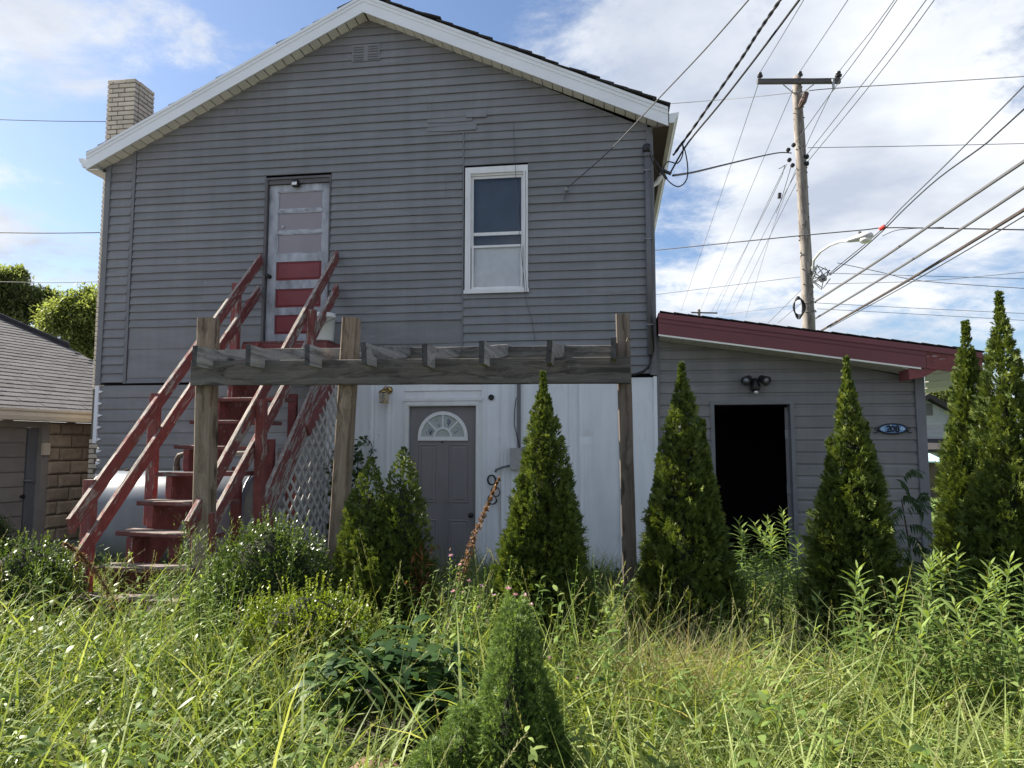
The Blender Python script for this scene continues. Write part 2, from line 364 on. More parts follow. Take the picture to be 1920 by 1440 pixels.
def fast_mesh(name, V, Fq, tint=None):
    """many quads straight from arrays: V (n,3), Fq (m,4), tint (m)"""
    me = bpy.data.meshes.new(name); n = len(V); m = len(Fq)
    me.vertices.add(n); me.vertices.foreach_set('co', np.ascontiguousarray(V, np.float32).ravel())
    me.loops.add(m*4); me.loops.foreach_set('vertex_index', np.ascontiguousarray(Fq, np.int32).ravel())
    me.polygons.add(m); me.polygons.foreach_set('loop_start', np.arange(m, dtype=np.int32)*4)
    me.update(calc_edges=True)
    if tint is not None:
        a = me.attributes.new('tint', 'FLOAT', 'FACE'); a.data.foreach_set('value', np.ascontiguousarray(tint, np.float32))
    return me
def norm(a): return a/np.maximum(np.linalg.norm(a, axis=-1, keepdims=True), 1e-9)
def strips(o, d, L, w, bend, prof, side=None, roll=None, tint=None):
    """n curved leaf strips. o,d,bend (n,3); L,w (n,); prof: widths along the strip"""
    n = len(o); s = len(prof); t = np.linspace(0, 1, s)
    d = norm(d)
    if side is None:
        side = np.cross(d, np.tile([0., 0., 1.], (n, 1))); bad = np.linalg.norm(side, axis=1) < 1e-3; side[bad] = [1, 0, 0]; side = norm(side)
    if roll is not None:
        nn = np.cross(side, d); side = side*np.cos(roll)[:, None]+nn*np.sin(roll)[:, None]
    c = o[:, None]+d[:, None]*(L[:, None]*t)[..., None]+bend[:, None]*(L[:, None]*t**2)[..., None]
    h = side[:, None]*(w[:, None]*np.array(prof)*.5)[..., None]
    V = np.stack([c-h, c+h], 2).reshape(-1, 3)
    base = (np.arange(n)*s*2)[:, None]+(np.arange(s-1)*2)[None]
    Fq = np.stack([base, base+1, base+3, base+2], -1).reshape(-1, 4)
    T = np.repeat(tint if tint is not None else RNG.random(n), s-1)
    return V, Fq, T
def cat(parts):
    V, Fq, T, b = [], [], [], 0
    for v, f, t in parts: V.append(v); Fq.append(f+b); T.append(t); b += len(v)
    return np.concatenate(V), np.concatenate(Fq), np.concatenate(T)
def leaf_obj(name, parts, mat, parent=None, loc=None):
    V, Fq, T = cat(parts); loc = np.array(loc if loc is not None else V.mean(0))
    me = fast_mesh(name, V-loc, Fq, T)
    return mesh_obj(name, me, mat, parent, Matrix.Translation(Vector(loc)))
def rdir(n):
    v = RNG.normal(size=(n, 3)); return norm(v)
# ------------------------------------------------------------------ ground
g = bpy.data.objects.new('ground', None)
def grid_sheet(name, x0, x1, y0, y1, z, mat, n=40, amp=0.0):
    V, Fc = [], []
    for j in range(n+1):
        for i in range(n+1):
            V.append((x0+(x1-x0)*i/n, y0+(y1-y0)*j/n, z+amp*random.uniform(-1, 1)))
    for j in range(n):
        for i in range(n): a = j*(n+1)+i; Fc.append((a, a+1, a+n+2, a+n+1))
    return mk(name, V, Fc, mat)
bpy.data.objects.remove(g)
gm = MB(); gm.add([(-700,-700,-.03),(700,-700,-.03),(700,700,-.03),(-700,700,-.03)], [(0,1,2,3)])
tag(gm.build('ground', DULL), kind='structure')
tag(grid_sheet('yard_soil', -8, 9, -12, .0, 0.0, SOIL, 60, .02), kind='structure')
tag(grid_sheet('back_lawn', 4.6, 26, 6.5, 24, -.005, LAWN, 30, .012), kind='structure')

# ------------------------------------------------------------------ the house
XL, XR, ZE, XA, ZA = -7.15, 0.575, 5.66, -3.28, 7.56        # walls, eave height, apex
ZR = 5.66
Z0 = 2.45                                                   # where the upper cladding ends
YD = 9.0
house = thing('house', ((XL+XR)/2, 0, 0), 'two storey grey sided house with white gable trim and a white panelled ground floor', 'house')
def gx(z):                                                  # gable wall limits at height z
    l = XL if z <= ZE else XL+(XA-XL)*(z-ZE)/(ZA-ZE)
    r = XR if z <= ZR else XR+(XA-XR)*(z-ZR)/(ZA-ZR)
    return l, r
b = MB(); b.prism([(XL,0),(XR,0),(XR,ZR),(XA,ZA),(XL,ZE)], 1, .14, YD); b.build('wall_core', DARKIN, house)
def lap_board(name, parent, xs, zb, zt, mat, y=0.0, lip=.024, kind='lap', jit=.0015):
    """one cladding board. xs = (xl at bottom, xl at top, xr at bottom, xr at top)"""
    hgt = zt-zb
    if kind == 'lap': prof = [(-.003, 1.06), (-lip, .03), (-lip, -.01), (-lip+.006, -.045), (.012, .02), (.012, 1.06)]
    else: prof = [(-.003, 1.02), (-.006, .80), (-lip*.55, .74), (-lip, .70), (-lip, .03), (-lip+.004, -.02), (.012, .01), (.012, 1.02)]
    n = max(2, int((xs[2]-xs[0])/.45)+2); ph = random.random()*7; V, Fc = [], []
    for i in range(n):
        f = i/(n-1); dz = jit*math.sin(f*n*1.3+ph)+random.uniform(-1, 1)*jit*.5; dyy = random.uniform(-1, 1)*jit*1.2
        for (py, pz) in prof:
            k = min(max(pz, 0), 1); xl = xs[0]+(xs[1]-xs[0])*k; xr = xs[2]+(xs[3]-xs[2])*k
            V.append((xl+(xr-xl)*f, y+py+(dyy if py < 0 else 0), zb+pz*hgt+dz))
    m = len(prof)
    for i in range(n-1):
        for k in range(m): Fc.append((i*m+k, i*m+(k+1)%m, (i+1)*m+(k+1)%m, (i+1)*m+k))
    Fc.append(tuple(range(m))); Fc.append(tuple(range((n-1)*m, n*m))[::-1])
    return mk(name, V, Fc, mat, parent)
def courses(parent, z0, z1, expo, xl, xr, holes, mat, kind='lap', y=0.0, lip=.024, gable=False, joints=(), name='siding_board', gfun=None):
    n = int(round((z1-z0)/expo)); e = (z1-z0)/n
    for i in range(n):
        zb = z0+i*e; zt = zb+e
        if gable: lb, rb = (gfun or gx)(zb); lt, rt = (gfun or gx)(zt)
        else: lb = lt = xl; rb = rt = xr
        if xl is not None: lb = max(lb, xl); lt = max(lt, xl)
        if xr is not None: rb = min(rb, xr); rt = min(rt, xr)
        if rb-lb < .12: continue
        if rt <= lt: rt = lt+.004
        segs = [[lb, lt, rb, rt]]
        cuts = [(h[0], h[1]) for h in holes if h[2] < (zb+zt)/2 < h[3]]
        for k, (jx, ja, jb) in enumerate(joints):
            if ja < (zb+zt)/2 < jb: cuts.append((jx-.0008, jx+.0008))
        for a, c in cuts:
            new = []
            for s_ in segs:
                if c <= s_[0] or a >= s_[2]: new.append(s_); continue
                if a-s_[0] > .02: new.append([s_[0], s_[1], a, a])
                if s_[2]-c > .02: new.append([c, c, s_[2], s_[3]])
            segs = new
        for s_ in segs: lap_board(name, parent, s_, zb, zt, mat, y+random.uniform(-.0015, .0015), lip, kind)
# openings
DX0, DX1, DZ0, DZ1 = -4.72, -3.765, 2.93, 5.295             # upper door with frame
WX0, WX1, WZ0, WZ1 = -1.885, -1.045, 3.585, 5.285           # window with frame
XS, XJ = -6.72, -1.915                                      # left strip trim, joint beside the window
ZJ = 5.78
courses(house, Z0+.02, 5.62, .128, XL+.06, XS-.03, [], SID)                                  # narrow strip on the left corner
lap_board('siding_board', house, (XL+.06, XL+.30, XS-.03, XS-.03), 5.62, 5.76, SID)
courses(house, 3.24, ZJ, .1125, XS+.03, XJ-.012, [(DX0, DX1, 0, DZ1)], SID, joints=[(-2.16, 4.95, 5.18), (-5.6, 3.6, 3.9), (-3.2, 4.4, 4.6)])
courses(house, Z0+.04, ZJ, .1125, XJ+.012, XR-.06, [(WX0, WX1, WZ0, WZ1)], SID)
courses(house, ZJ, ZA-.06, .1125, XS+.03, None, [], SID, gable=True, joints=[(-1.79, 5.85, 6.06), (-2.42, 6.1, 6.3), (-5.2, 6.2, 6.4)])
# flat sheets under the mid section
for (a, c, zb, zt) in ((XS+.03, DX0, 2.935, 3.235), (XS+.03, -3.0, 2.53, 2.925), (DX1, XJ-.012, 2.935, 3.235), (-2.99, XJ-.012, 2.49, 2.925)):
    lap_board('flat_panel', house, (a, a, c, c), zb, zt, SID, 0, .012, 'lap', .004)
lap_board('ledge_trim', house, (XS+.03, XS+.03, XJ, XJ), Z0+.005, Z0+.075, TRIM, -.002, .022)
# warped patch pieces near the top joint
for xa, xb, zb in ((-2.42, -1.80, 5.945), (-2.42, -1.74, 5.82), (-1.88, -1.60, 5.985)):
    lap_board('patch_board', house, (xa, xa, xb, xb), zb, zb+.105, SID, -.009, .022, 'lap', .007)
# vertical trims
board('corner_trim', (XL+.03, -.012, Z0-.02), (XL+.03, -.012, 5.72), .085, .05, TRIM, house, (1,0,0))
board('corner_trim', (XR-.03, -.012, Z0+.02), (XR-.03, -.012, 5.70), .085, .05, TRIM, house, (1,0,0))
board('joint_trim', (XS, -.013, Z0), (XS, -.013, 5.84), .045, .032, TRIM, house, (1,0,0))
board('joint_trim', (XJ, -.008, Z0), (XJ, -.008, ZJ+.04), .02, .03, TRIM, house, (1,0,0))
# side walls of the upper floor, seen only from beside
b = MB().box((XL, .002, Z0), (XL+.03, YD-.01, ZE-.02)); b.build('side_wall', SID, house)
b = MB().box((XR-.03, .002, 0), (XR, YD-.01, ZR-.02)); b.build('side_wall', SID, house)

# gable vent: four blocks of slats
vent = None
vc = at(686, 99, -.02)
b = MB().box((vc.x-.2, -.026, vc.z-.12), (vc.x+.2, -.004, vc.z+.12)); vent = b.build('gable_vent', SID, house)
for sx in (-.105, .105):
    for k in range(6):
        z = vc.z-.095+k*.035+(.008 if k > 2 else 0)
        b = MB().hexa([(vc.x+sx-.075,-.030,z),(vc.x+sx+.075,-.030,z),(vc.x+sx+.075,-.024,z+.004),(vc.x+sx-.075,-.024,z+.004),
                       (vc.x+sx-.075,-.036,z-.009),(vc.x+sx+.075,-.036,z-.009),(vc.x+sx+.075,-.033,z-.006),(vc.x+sx-.075,-.033,z-.006)])
        b.build('slat', TRIM, vent)

# ---- roof
YF = -.22
EL = Vector((-7.27, 0, 5.56)); ER = Vector((.76, 0, 5.66)); AP = Vector((-3.28, 0, 7.62))
EL.z, ER.z, AP.z = 5.695, 5.83, 7.695
EL.x, ER.x = -7.32, .768
def pl(a, f, c): return a+(c-a)*f
for (E_, nm) in ((EL, 'l'), (ER, 'r')):
    d = (AP-E_); nrm = Vector((-d.z, 0, d.x)).normalized()
    if nrm.z < 0: nrm = -nrm
    b = MB().slab([(E_.x, YF+.02, E_.z), (AP.x, YF+.02, AP.z), (AP.x, YD+.3, AP.z), (E_.x, YD+.3, E_.z)], nrm*.035)
    roof = b.build('roof', SHINGD, house)
    # rake fascia: three bent strips of one white board
    hh = .215
    dn = Vector((0, 0, -1))
    b = MB()
    for (z0, z1, yy) in ((-.005, .062, YF-.012), (.062, .145, YF-.004), (.145, hh, YF-.010)):
        p = [E_+dn*z0, AP+dn*z0, AP+dn*z1, E_+dn*z1]
        b.slab([(q.x, yy, q.z) for q in p], (0, .02, 0))
    f_ = b.build('rake_fascia', WHITE, house)
    b = MB(); p = [E_+Vector((0,0,.028)), AP+Vector((0,0,.028)), AP+dn*.012, E_+dn*.012]
    b.slab([(q.x, YF-.022, q.z) for q in p], (0, .012, 0)); b.build('drip_edge', WHITE, house)
    # soffit panels between fascia and wall
    L = d.length; n = int(L/.145)
    for i in range(n):
        a0 = E_+d*(i/n)+dn*(hh-.02); a1 = E_+d*((i+1)/n-.012/L)+dn*(hh-.02)
        b = MB().slab([(a0.x, YF+.012, a0.z), (a1.x, YF+.012, a1.z), (a1.x, .0, a1.z), (a0.x, .0, a0.z)], nrm*.012)
        b.build('soffit_panel', SOFF, house)
    b = MB(); a0 = E_+dn*(hh-.006); a1 = AP+dn*(hh-.006)
    b.slab([(a0.x, YF+.02, a0.z), (a1.x, YF+.02, a1.z), (a1.x, .01, a1.z), (a0.x, .01, a0.z)], nrm*.006) if False else None
    # ragged shingle ends along the rake, each tab its own piece
    n = int(L/.19)
    for i in range(n):
        f0 = i/n; c = E_+d*f0; th = random.uniform(.010, .022)
        lift = random.uniform(.03, .05) if nm == 'r' else random.uniform(.022, .034)
        yy = YF-.03-random.uniform(0, .03)+(.06 if nm == 'l' else 0)
        c2 = c+d.normalized()*.235
        p = [c+nrm*(lift+th), c2+nrm*lift]
        b = MB().slab([(p[0].x, yy, p[0].z), (p[1].x, yy, p[1].z), (p[1].x, yy+.42, p[1].z), (p[0].x, yy+.42, p[0].z)], nrm*th)
        b.build('shingle', SHINGD, roof)
b = MB()
b.prism([(AP.x-.16, AP.z-.02), (AP.x, AP.z+.07), (AP.x+.16, AP.z-.02), (AP.x, AP.z+.03)], 1, YF-.03, YD+.3); b.build('ridge_cap', SHINGD, house)
# eave soffits, gutters, downspouts
for s_, E_, X in ((-1, EL, XL), (1, ER, XR)):
    zb = E_.z-.215
    b = MB().box((min(X, E_.x)+(.0 if s_ < 0 else .002), YF+.02, zb+.003), (max(X, E_.x)-.002, YD, zb+.015)); b.build('eave_soffit', PERF if s_ < 0 else BROWN, house)
    b = MB().box((E_.x-.012, YF+.02, zb), (E_.x+.012, YD, E_.z)); b.build('eave_fascia', WHITE if s_ < 0 else BROWN, house)
    x0 = E_.x+s_*.014
    prof = [(x0, E_.z-.045), (x0, E_.z-.165), (x0+s_*.065, E_.z-.165), (x0+s_*.085, E_.z-.11), (x0+s_*.115, E_.z-.085), (x0+s_*.125, E_.z-.03),
            (x0+s_*.118, E_.z-.03), (x0+s_*.106, E_.z-.08), (x0+s_*.078, E_.z-.104), (x0+s_*.060, E_.z-.157), (x0+s_*.006, E_.z-.157), (x0+s_*.006, E_.z-.045)]
    gut = MB().prism(prof, 1, YF+.03, YD).build('gutter', WHITE if s_ < 0 else SOFF, house)
    b = MB().prism([prof[0], prof[1], prof[2], prof[3], prof[4], prof[5]], 1, YF+.018, YF+.028); b.build('end_cap', WHITE, gut)
b = MB(); x = EL.x-.06
b.tube([(x, .42, EL.z-.15), (x, .42, EL.z-.26), (x+.03, .44, EL.z-.34), (XL-.10, .45, EL.z-.48), (XL-.06, .45, EL.z-.60)], .036, 8); b.build('downspout', WHITE, house, True)
b = MB(); x = ER.x+.05
b.tube([(x, 1.2, ER.z-.14), (x, 1.2, ER.z-.24), (XR+.14, 1.18, ER.z-.42), (XR+.05, 1.15, ER.z-.50), (XR+.05, 1.15, 3.3)], .04, 8); b.build('downspout', SOFF, house, True)

# ---- upper door (px 499..623, 330..650)
fr = MB()
for (x0, x1, z0, z1) in ((DX0, DX0+.035, DZ0, DZ1), (DX1-.018, DX1, DZ0, DZ1), (DX0+.035, DX1-.018, DZ1-.03, DZ1)):
    fr.box((x0, -.032, z0), (x1, .13, z1))
fr.box((DX0+.035, -.012, DZ1-.09), (DX1-.018, .10, DZ1-.032))
dfr = fr.build('door_frame', DARKF, house)
b = MB(); b.box((DX0-.01, -.05, DZ0-.035), (DX1+.01, .13, DZ0+.004)); b.build('threshold', DARKF, house)
dx0, dx1, dz0, dz1 = DX0+.045, DX1-.022, DZ0+.012, DZ1-.095
yd = .020
door = None
w_ = dx1-dx0; cx0 = dx0+.125; cx1 = dx1-.105
def zz_(py): return at(560, py, .02).z
lev = [(358, 392), (397, 432), (437, 475), (490, 525), (541, 576), (590, 626)]
rows_ = [(zz_(bm_), zz_(tp)) for tp, bm_ in lev]
b = MB().box((dx0, yd, dz0), (cx0, yd+.045, dz1)).box((cx1, yd, dz0), (dx1, yd+.045, dz1))
edges_ = [dz1]+[v for r_ in rows_ for v in (r_[1], r_[0])]+[dz0]
for i in range(0, len(edges_), 2): b.box((cx0, yd+.001, edges_[i+1]), (cx1, yd+.044, edges_[i]))
door = b.build('upper_door', SILVER, house)
for i, (zb, zt) in enumerate(rows_):
    if i < 3:
        b = MB().box((cx0-.004, yd+.016, zb-.004), (cx1+.004, yd+.03, zt+.004)); b.build('upper_panel', TAUPE, door)
        b = MB()
        for (a, c, e, f) in ((cx0, cx1, zt-.014, zt), (cx0, cx1, zb, zb+.014), (cx0, cx0+.014, zb, zt), (cx1-.014, cx1, zb, zt)):
            b.box((a, yd+.004, e), (c, yd+.018, f))
        b.build('bead', SILVER, door)
    else:
        b = MB().box((cx0-.004, yd+.018, zb-.004), (cx1+.004, yd+.03, zt+.004))
        m_ = .035
        b.hexa([(cx0+m_*.5, yd+.018, zb+m_*.5), (cx1-m_*.5, yd+.018, zb+m_*.5), (cx1-m_*.5, yd+.018, zt-m_*.5), (cx0+m_*.5, yd+.018, zt-m_*.5),
                (cx0+m_, yd+.006, zb+m_), (cx1-m_, yd+.006, zb+m_), (cx1-m_, yd+.006, zt-m_), (cx0+m_, yd+.006, zt-m_)])
        b.build('red_panel', DRED, door)
k = at(506, 519, yd)
b = MB().lathe([(.028, 0), (.030, .006), (.012, .012), (.012, .035), (.028, .045), (.031, .06), (.022, .074), (.0, .078)], (k.x, yd, k.z), (0,-1,0), 14); b.build('knob', BLACK, door, True)
k = at(530, 425, yd)
b = MB().lathe([(.022, 0), (.022, .008), (.012, .012), (0, .014)], (k.x, yd+.012, k.z), (0,-1,0), 12); b.build('lock', SILVER, door)
b = MB()
for z in (3.25, 4.0, 4.9): b.tube([(dx0-.004, yd-.004, z-.05), (dx0-.004, yd-.004, z+.05)], .007, 6)
b.build('hinge', DARKF, door)
k = at(557, 345, yd)
dl = thing('door_lamp', (k.x, yd, k.z), 'small black lamp over the upper silver door', 'lamp')
b = MB().hexa([(k.x-.045, -.07, k.z-.045), (k.x+.045, -.07, k.z-.045), (k.x+.045, yd, k.z-.05), (k.x-.045, yd, k.z-.05),
               (k.x-.035, -.055, k.z+.035), (k.x+.035, -.055, k.z+.035), (k.x+.045, yd, k.z+.05), (k.x-.045, yd, k.z+.05)]); b.build('housing', BLACK, dl)
b = MB().hexa([(k.x-.038, -.076, k.z-.040), (k.x+.038, -.076, k.z-.040), (k.x+.038, -.072, k.z-.046), (k.x-.038, -.072, k.z-.046),
               (k.x-.034, -.066, k.z+.0), (k.x+.034, -.066, k.z+.0), (k.x+.034, -.06, k.z+.0), (k.x-.034, -.06, k.z+.0)]); b.build('lens', LENS, dl)

# ---- window (px 873..992, 310..552)
win = MB()
for (x0, x1, z0, z1) in ((WX0, WX0+.075, WZ0, WZ1), (WX1-.06, WX1, WZ0, WZ1), (WX0+.075, WX1-.06, WZ1-.085, WZ1), (WX0+.075, WX1-.06, WZ0, WZ0+.05)):
    win.box((x0, -.040, z0), (x1, .05, z1))
win.box((WX0-.012, -.055, WZ0-.012), (WX1+.012, -.041, WZ0+.035)); win.box((WX0+.05, -.046, WZ0+.036), (WX0+.075, -.041, WZ1-.06))
window = win.build('window', WTRIM, house)
ix0, ix1, iz0, iz1 = WX0+.075, WX1-.06, WZ0+.05, WZ1-.085
zm = at(930, 462, 0).z; zc = at(930, 438, 0).z
def frame(x0, x1, z0, z1, w, y0, y1, nm, mat, pa):
    b = MB(); b.box((x0, y0, z0), (x0+w, y1, z1)).box((x1-w, y0, z0), (x1, y1, z1)).box((x0+w, y0, z1-w), (x1-w, y1, z1)).box((x0+w, y0, z0), (x1-w, y1, z0+w))
    return b.build(nm, mat, pa)
frame(ix0, ix1, zm-.012, iz1-.03, .032, .004, .03, 'sash', WTRIM, window)        # upper
frame(ix0+.012, ix1-.012, iz0, zm+.012, .028, -.020, .002, 'sash', WTRIM, window)  # lower, in front
b = MB().box((ix0+.034, .004, zc-.02), (ix1-.034, .03, zc+.022)); b.build('meeting_rail', WTRIM, window)
b = MB().box((ix0, -.014, iz1-.028), (ix1, .04, iz1)); b.build('head_strip', WTRIM, window)
b = MB().box((ix0+.03, .014, zm), (ix1-.03, .018, iz1-.05)); b.build('pane', GLASS, window)
b = MB().box((ix0+.036, -.012, iz0+.02), (ix1-.036, -.008, zm-.012)); b.build('pane', GLASS, window)
nx, nz = 40, 24; V = []; Fc = []
for j in range(nz+1):
    for i in range(nx+1):
        u, v = i/nx, j/nz
        y = .036+.016*math.sin(v*9+8*(u-.5)**2*4)*(.3+.7*(1-v))*(1-.6*abs(u-.5))+.006*math.sin(u*23+v*3)
        V.append((ix0+.02+(ix1-ix0-.04)*u, y, iz0+.015+(zm+.02-iz0)*v-.03*math.sin(u*3.14)*(1 if j == nz else 0)))
for j in range(nz):
    for i in range(nx): a = j*(nx+1)+i; Fc.append((a, a+1, a+nx+2, a+nx+1))
mk('curtain', V, Fc, CURT, window, True)
nx, nz = 16, 16; V = []; Fc = []
for j in range(nz+1):
    for i in range(nx+1): V.append((ix0+(ix1-ix0)*i/nx, .095+random.uniform(-1, 1)*.003, zm+(iz1-zm)*j/nz))
for j in range(nz):
    for i in range(nx): a = j*(nx+1)+i; Fc.append((a, a+1, a+nx+2, a+nx+1))
mk('blind', V, Fc, CURTD, window, True)

# ---- ground floor: old lap siding on the left, white sheets on the right
XW = -3.76
courses(house, .12, Z0-.03, .166, XL+.06, XW, [], SIDL, 'dutch', .004, .020, name='lower_siding_board')
b = MB().box((XL+.01, -.006, .0), (XW, .12, .118)); b.build('foundation', CONC, house)
# broken white corner post: the flange is snapped to points where each board ended
b = MB(); b.box((XL, -.035, 1.62), (XL+.055, .02, Z0-.03))
for kk in range(9):
    z = .12+.166*(kk+5)+.0
    if z > 1.0: b.slab([(XL+.055 if z > 1.62 else XL+.06, -.030, z+.035), (XL+.115+.03*random.random(), -.030, z+.062), (XL+.055 if z > 1.62 else XL+.06, -.030, z+.085)], (0, .006, 0))
b.build('broken_corner_post', WHITE, house)
LDX0, LDX1, LDZ = -2.615, -1.735, 2.09        # lower door slab
edges = [XW, -2.93, -2.70]
def wsheet(x0, x1, z0, z1):
    """white metal sheet with raised seams at its edge and one shallow rib, slightly dented"""
    n = max(6, int((x1-x0)/.025)); m = 26; V = []; Fc = []
    for j in range(m+1):
        for i in range(n+1):
            u = i/n; v = j/m; x = x0+(x1-x0)*u; z = z0+(z1-z0)*v
            y = -.012
            if x-x0 < .03: y = -.024
            elif .052 < x-x0 < .085: y = -.017
            y += .0022*math.sin(z*2.1+x*3.7)+.0016*math.sin(z*6+x*11)
            for (cx, cz, r_, a_) in DENTS: y += a_*math.exp(-((x-cx)**2+(z-cz)**2*2)/r_**2)
            V.append((x, y, z))
    for j in range(m):
        for i in range(n): a = j*(n+1)+i; Fc.append((a, a+1, a+n+2, a+n+1))
    return mk('wall_sheet', V, Fc, WWALL, house)
DENTS = []
for px, py, r_, a_ in ((1098, 815, .07, .022), (1108, 840, .04, .015), (1160, 1022, .09, .014), (940, 800, .10, .006), (1040, 950, .2, .008), (720, 900, .12, .005)):
    p = at(px, py, 0); DENTS.append((p.x, p.z, r_, a_))
for a, c in ((XW, -3.16), (-3.16, -2.93), (-2.93, -2.685)): wsheet(a, c, .02, Z0-.01)
for a, c in ((-1.655, -1.40), (-1.40, -1.27), (-1.27, -.85), (-.85, -.53), (-.53, -.40), (-.40, .10), (.10, XR-.035)): wsheet(a, c, .02, Z0-.01)
b = MB().box((XR-.035, -.03, .02), (XR+.006, .02, Z0+.0)); b.build('corner_strip', WHITE, house)
b = MB().box((XW, 0, 0), (XR, .13, .018)); b.build('sill_plate', CONC, house)
for (zb, zt) in ((2.185, 2.30), (2.30, 2.42)): lap_board('header_board', house, (-2.685, -2.685, -1.655, -1.655), zb, zt, WTRIM, -.004, .018)
lf = MB()
lf.box((-2.685, -.04, .0), (LDX0-.008, .10, 2.18)); lf.box((LDX1+.008, -.04, 0), (-1.655, .10, 2.18)); lf.box((LDX0-.008, -.04, LDZ+.008), (LDX1+.008, .10, 2.18))
lf.box((-2.66, -.048, .02), (LDX0-.02, -.041, 2.16)); lf.box((LDX1+.02, -.048, .02), (-1.68, -.041, 2.16)); lf.box((LDX0-.02, -.048, LDZ+.02), (LDX1+.02, -.041, 2.16))
lf.box((-2.70, -.055, 2.165), (-1.64, -.036, 2.20))
lf.build('door_casing', WTRIM, house)
# lower door: steel slab with pressed panels and a fan light
yl = .018
def pressed(x0, x1, z0, z1, pa, mat, y):
    b = MB(); s1, s2, s3 = .012, .024, .050
    def ringz(o, yy): return [(x0+o, yy, z0+o), (x1-o, yy, z0+o), (x1-o, yy, z1-o), (x0+o, yy, z1-o)]
    R_ = [ringz(0, y), ringz(s1, y-.007), ringz(s2, y+.006), ringz(s3, y-.003)]
    vs = [v for r_ in R_ for v in r_]+ringz(0, y+.010); fs = []
    for q in range(3):
        for i in range(4): fs.append((q*4+i, q*4+(i+1) % 4, q*4+4+(i+1) % 4, q*4+4+i))
    fs.append((12, 13, 14, 15)); fs.append((16, 17, 18, 19))
    for i in range(4): fs.append((i, (i+1) % 4, 16+(i+1) % 4, 16+i))
    b.add(vs, fs); return b.build('door_panel', mat, pa)
b = MB().box((LDX0, yl, .03), (LDX1, yl+.045, LDZ)); ldoor = b.build('lower_door', DGREY, house)
def lx(px): return at(px, 880, yl).x
def lz(py): return at(828, py, yl).z
for (a, c, t_, b_) in ((784, 820, 833, 943), (841, 879, 833, 943), (784, 820, 974, 1052), (841, 879, 974, 1052)):
    pressed(lx(a), lx(c), lz(b_), lz(t_), ldoor, DGREY, yl-.001)
fc = Vector((lx(830), yl, lz(819))); R1 = lx(877)-lx(830)
def arc(r0, r1, a0, a1, y0, y1, n=16):
    b = MB(); pts = [(fc.x+r0*math.cos(a0+(a1-a0)*i/n), fc.z+r0*math.sin(a0+(a1-a0)*i/n)) for i in range(n+1)]
    pts2 = [(fc.x+r1*math.cos(a0+(a1-a0)*i/n), fc.z+r1*math.sin(a0+(a1-a0)*i/n)) for i in range(n, -1, -1)]
    q = pts+pts2; V = [(x, y0, z) for x, z in q]+[(x, y1, z) for x, z in q]; m = len(q); fs = []
    for i in range(n):
        a = i; c = m-1-i
        fs += [(a, a+1, c-1, c), (m+a, m+c, m+c-1, m+a+1), (a, m+a, m+a+1, a+1), (c, c-1, m+c-1, m+c)]
    fs += [(0, m-1, 2*m-1, m), (n, m+n, m+n+1, n+1)]
    return b.add(V, fs)
b = arc(R1-.045, R1, 0, math.pi, yl-.022, yl, 24); b.add(*(lambda q: (q.v, q.f))(MB().box((fc.x-R1, yl-.022, fc.z-.05), (fc.x+R1, yl, fc.z-.0005)))); fan = b.build('fan_light', WTRIM, ldoor)
b = arc(.10, .125, 0, math.pi, yl-.018, yl-.001, 14)
for a in (math.pi*.25, math.pi*.5, math.pi*.75):
    q = Vector((math.cos(a), 0, math.sin(a))); s_ = Vector((-q.z, 0, q.x))*.011
    p0 = fc+q*.12; p1 = fc+q*(R1-.04)
    b.slab([(p0-s_)+Vector((0,-.017,0)), (p0+s_)+Vector((0,-.017,0)), (p1+s_)+Vector((0,-.017,0)), (p1-s_)+Vector((0,-.017,0))], (0, .016, 0))
b.build('glazing_bar', WTRIM, ldoor)
V = [(fc.x+(R1-.02)*math.cos(math.pi*i/20), yl-.006, fc.z+(R1-.02)*math.sin(math.pi*i/20)) for i in range(21)]
b = MB().slab(V, (0, .005, 0)); b.build('fan_pane', FROST, ldoor)
b = MB()
for i in range(26):          # dark blue brush strokes of the painted glass
    a = math.pi*random.choice([.13, .16, .36, .40, .62, .86, .90])+random.uniform(-.1, .1); r_ = random.uniform(.16, .24); c = fc+Vector((math.cos(a)*r_, -.0075+yl-fc.y, math.sin(a)*r_))
    t_ = random.uniform(.6, 2.4); d_ = Vector((math.cos(t_), 0, math.sin(t_)))*random.uniform(.012, .03); e_ = Vector((-d_.z, 0, d_.x)).normalized()*.004
    b.slab([c-d_-e_, c+d_-e_*.4, c+d_+e_*.4, c-d_+e_], (0, .001, 0))
b.build('painted_stroke', simple('ink_blue_paint', (.04, .05, .16), .5, obj=0), ldoor)
k = at(829, 829, yl); b = MB().lathe([(.012, 0), (.012, .008), (.005, .010), (0, .010)], (k.x, yl, k.z), (0,-1,0), 10); b.build('peephole', BLACK, ldoor)
k = at(881, 944, yl); b = MB().lathe([(.03, 0), (.03, .008), (.012, .014), (.012, .03), (.028, .04), (.03, .055), (0, .066)], (lx(884), yl, lz(965)), (0,-1,0), 12); b.build('door_knob', BLACK, ldoor, True)
b = MB().box((-2.72, -.16, -.01), (-1.62, -.042, .028)); b.build('door_step', CONC, house)

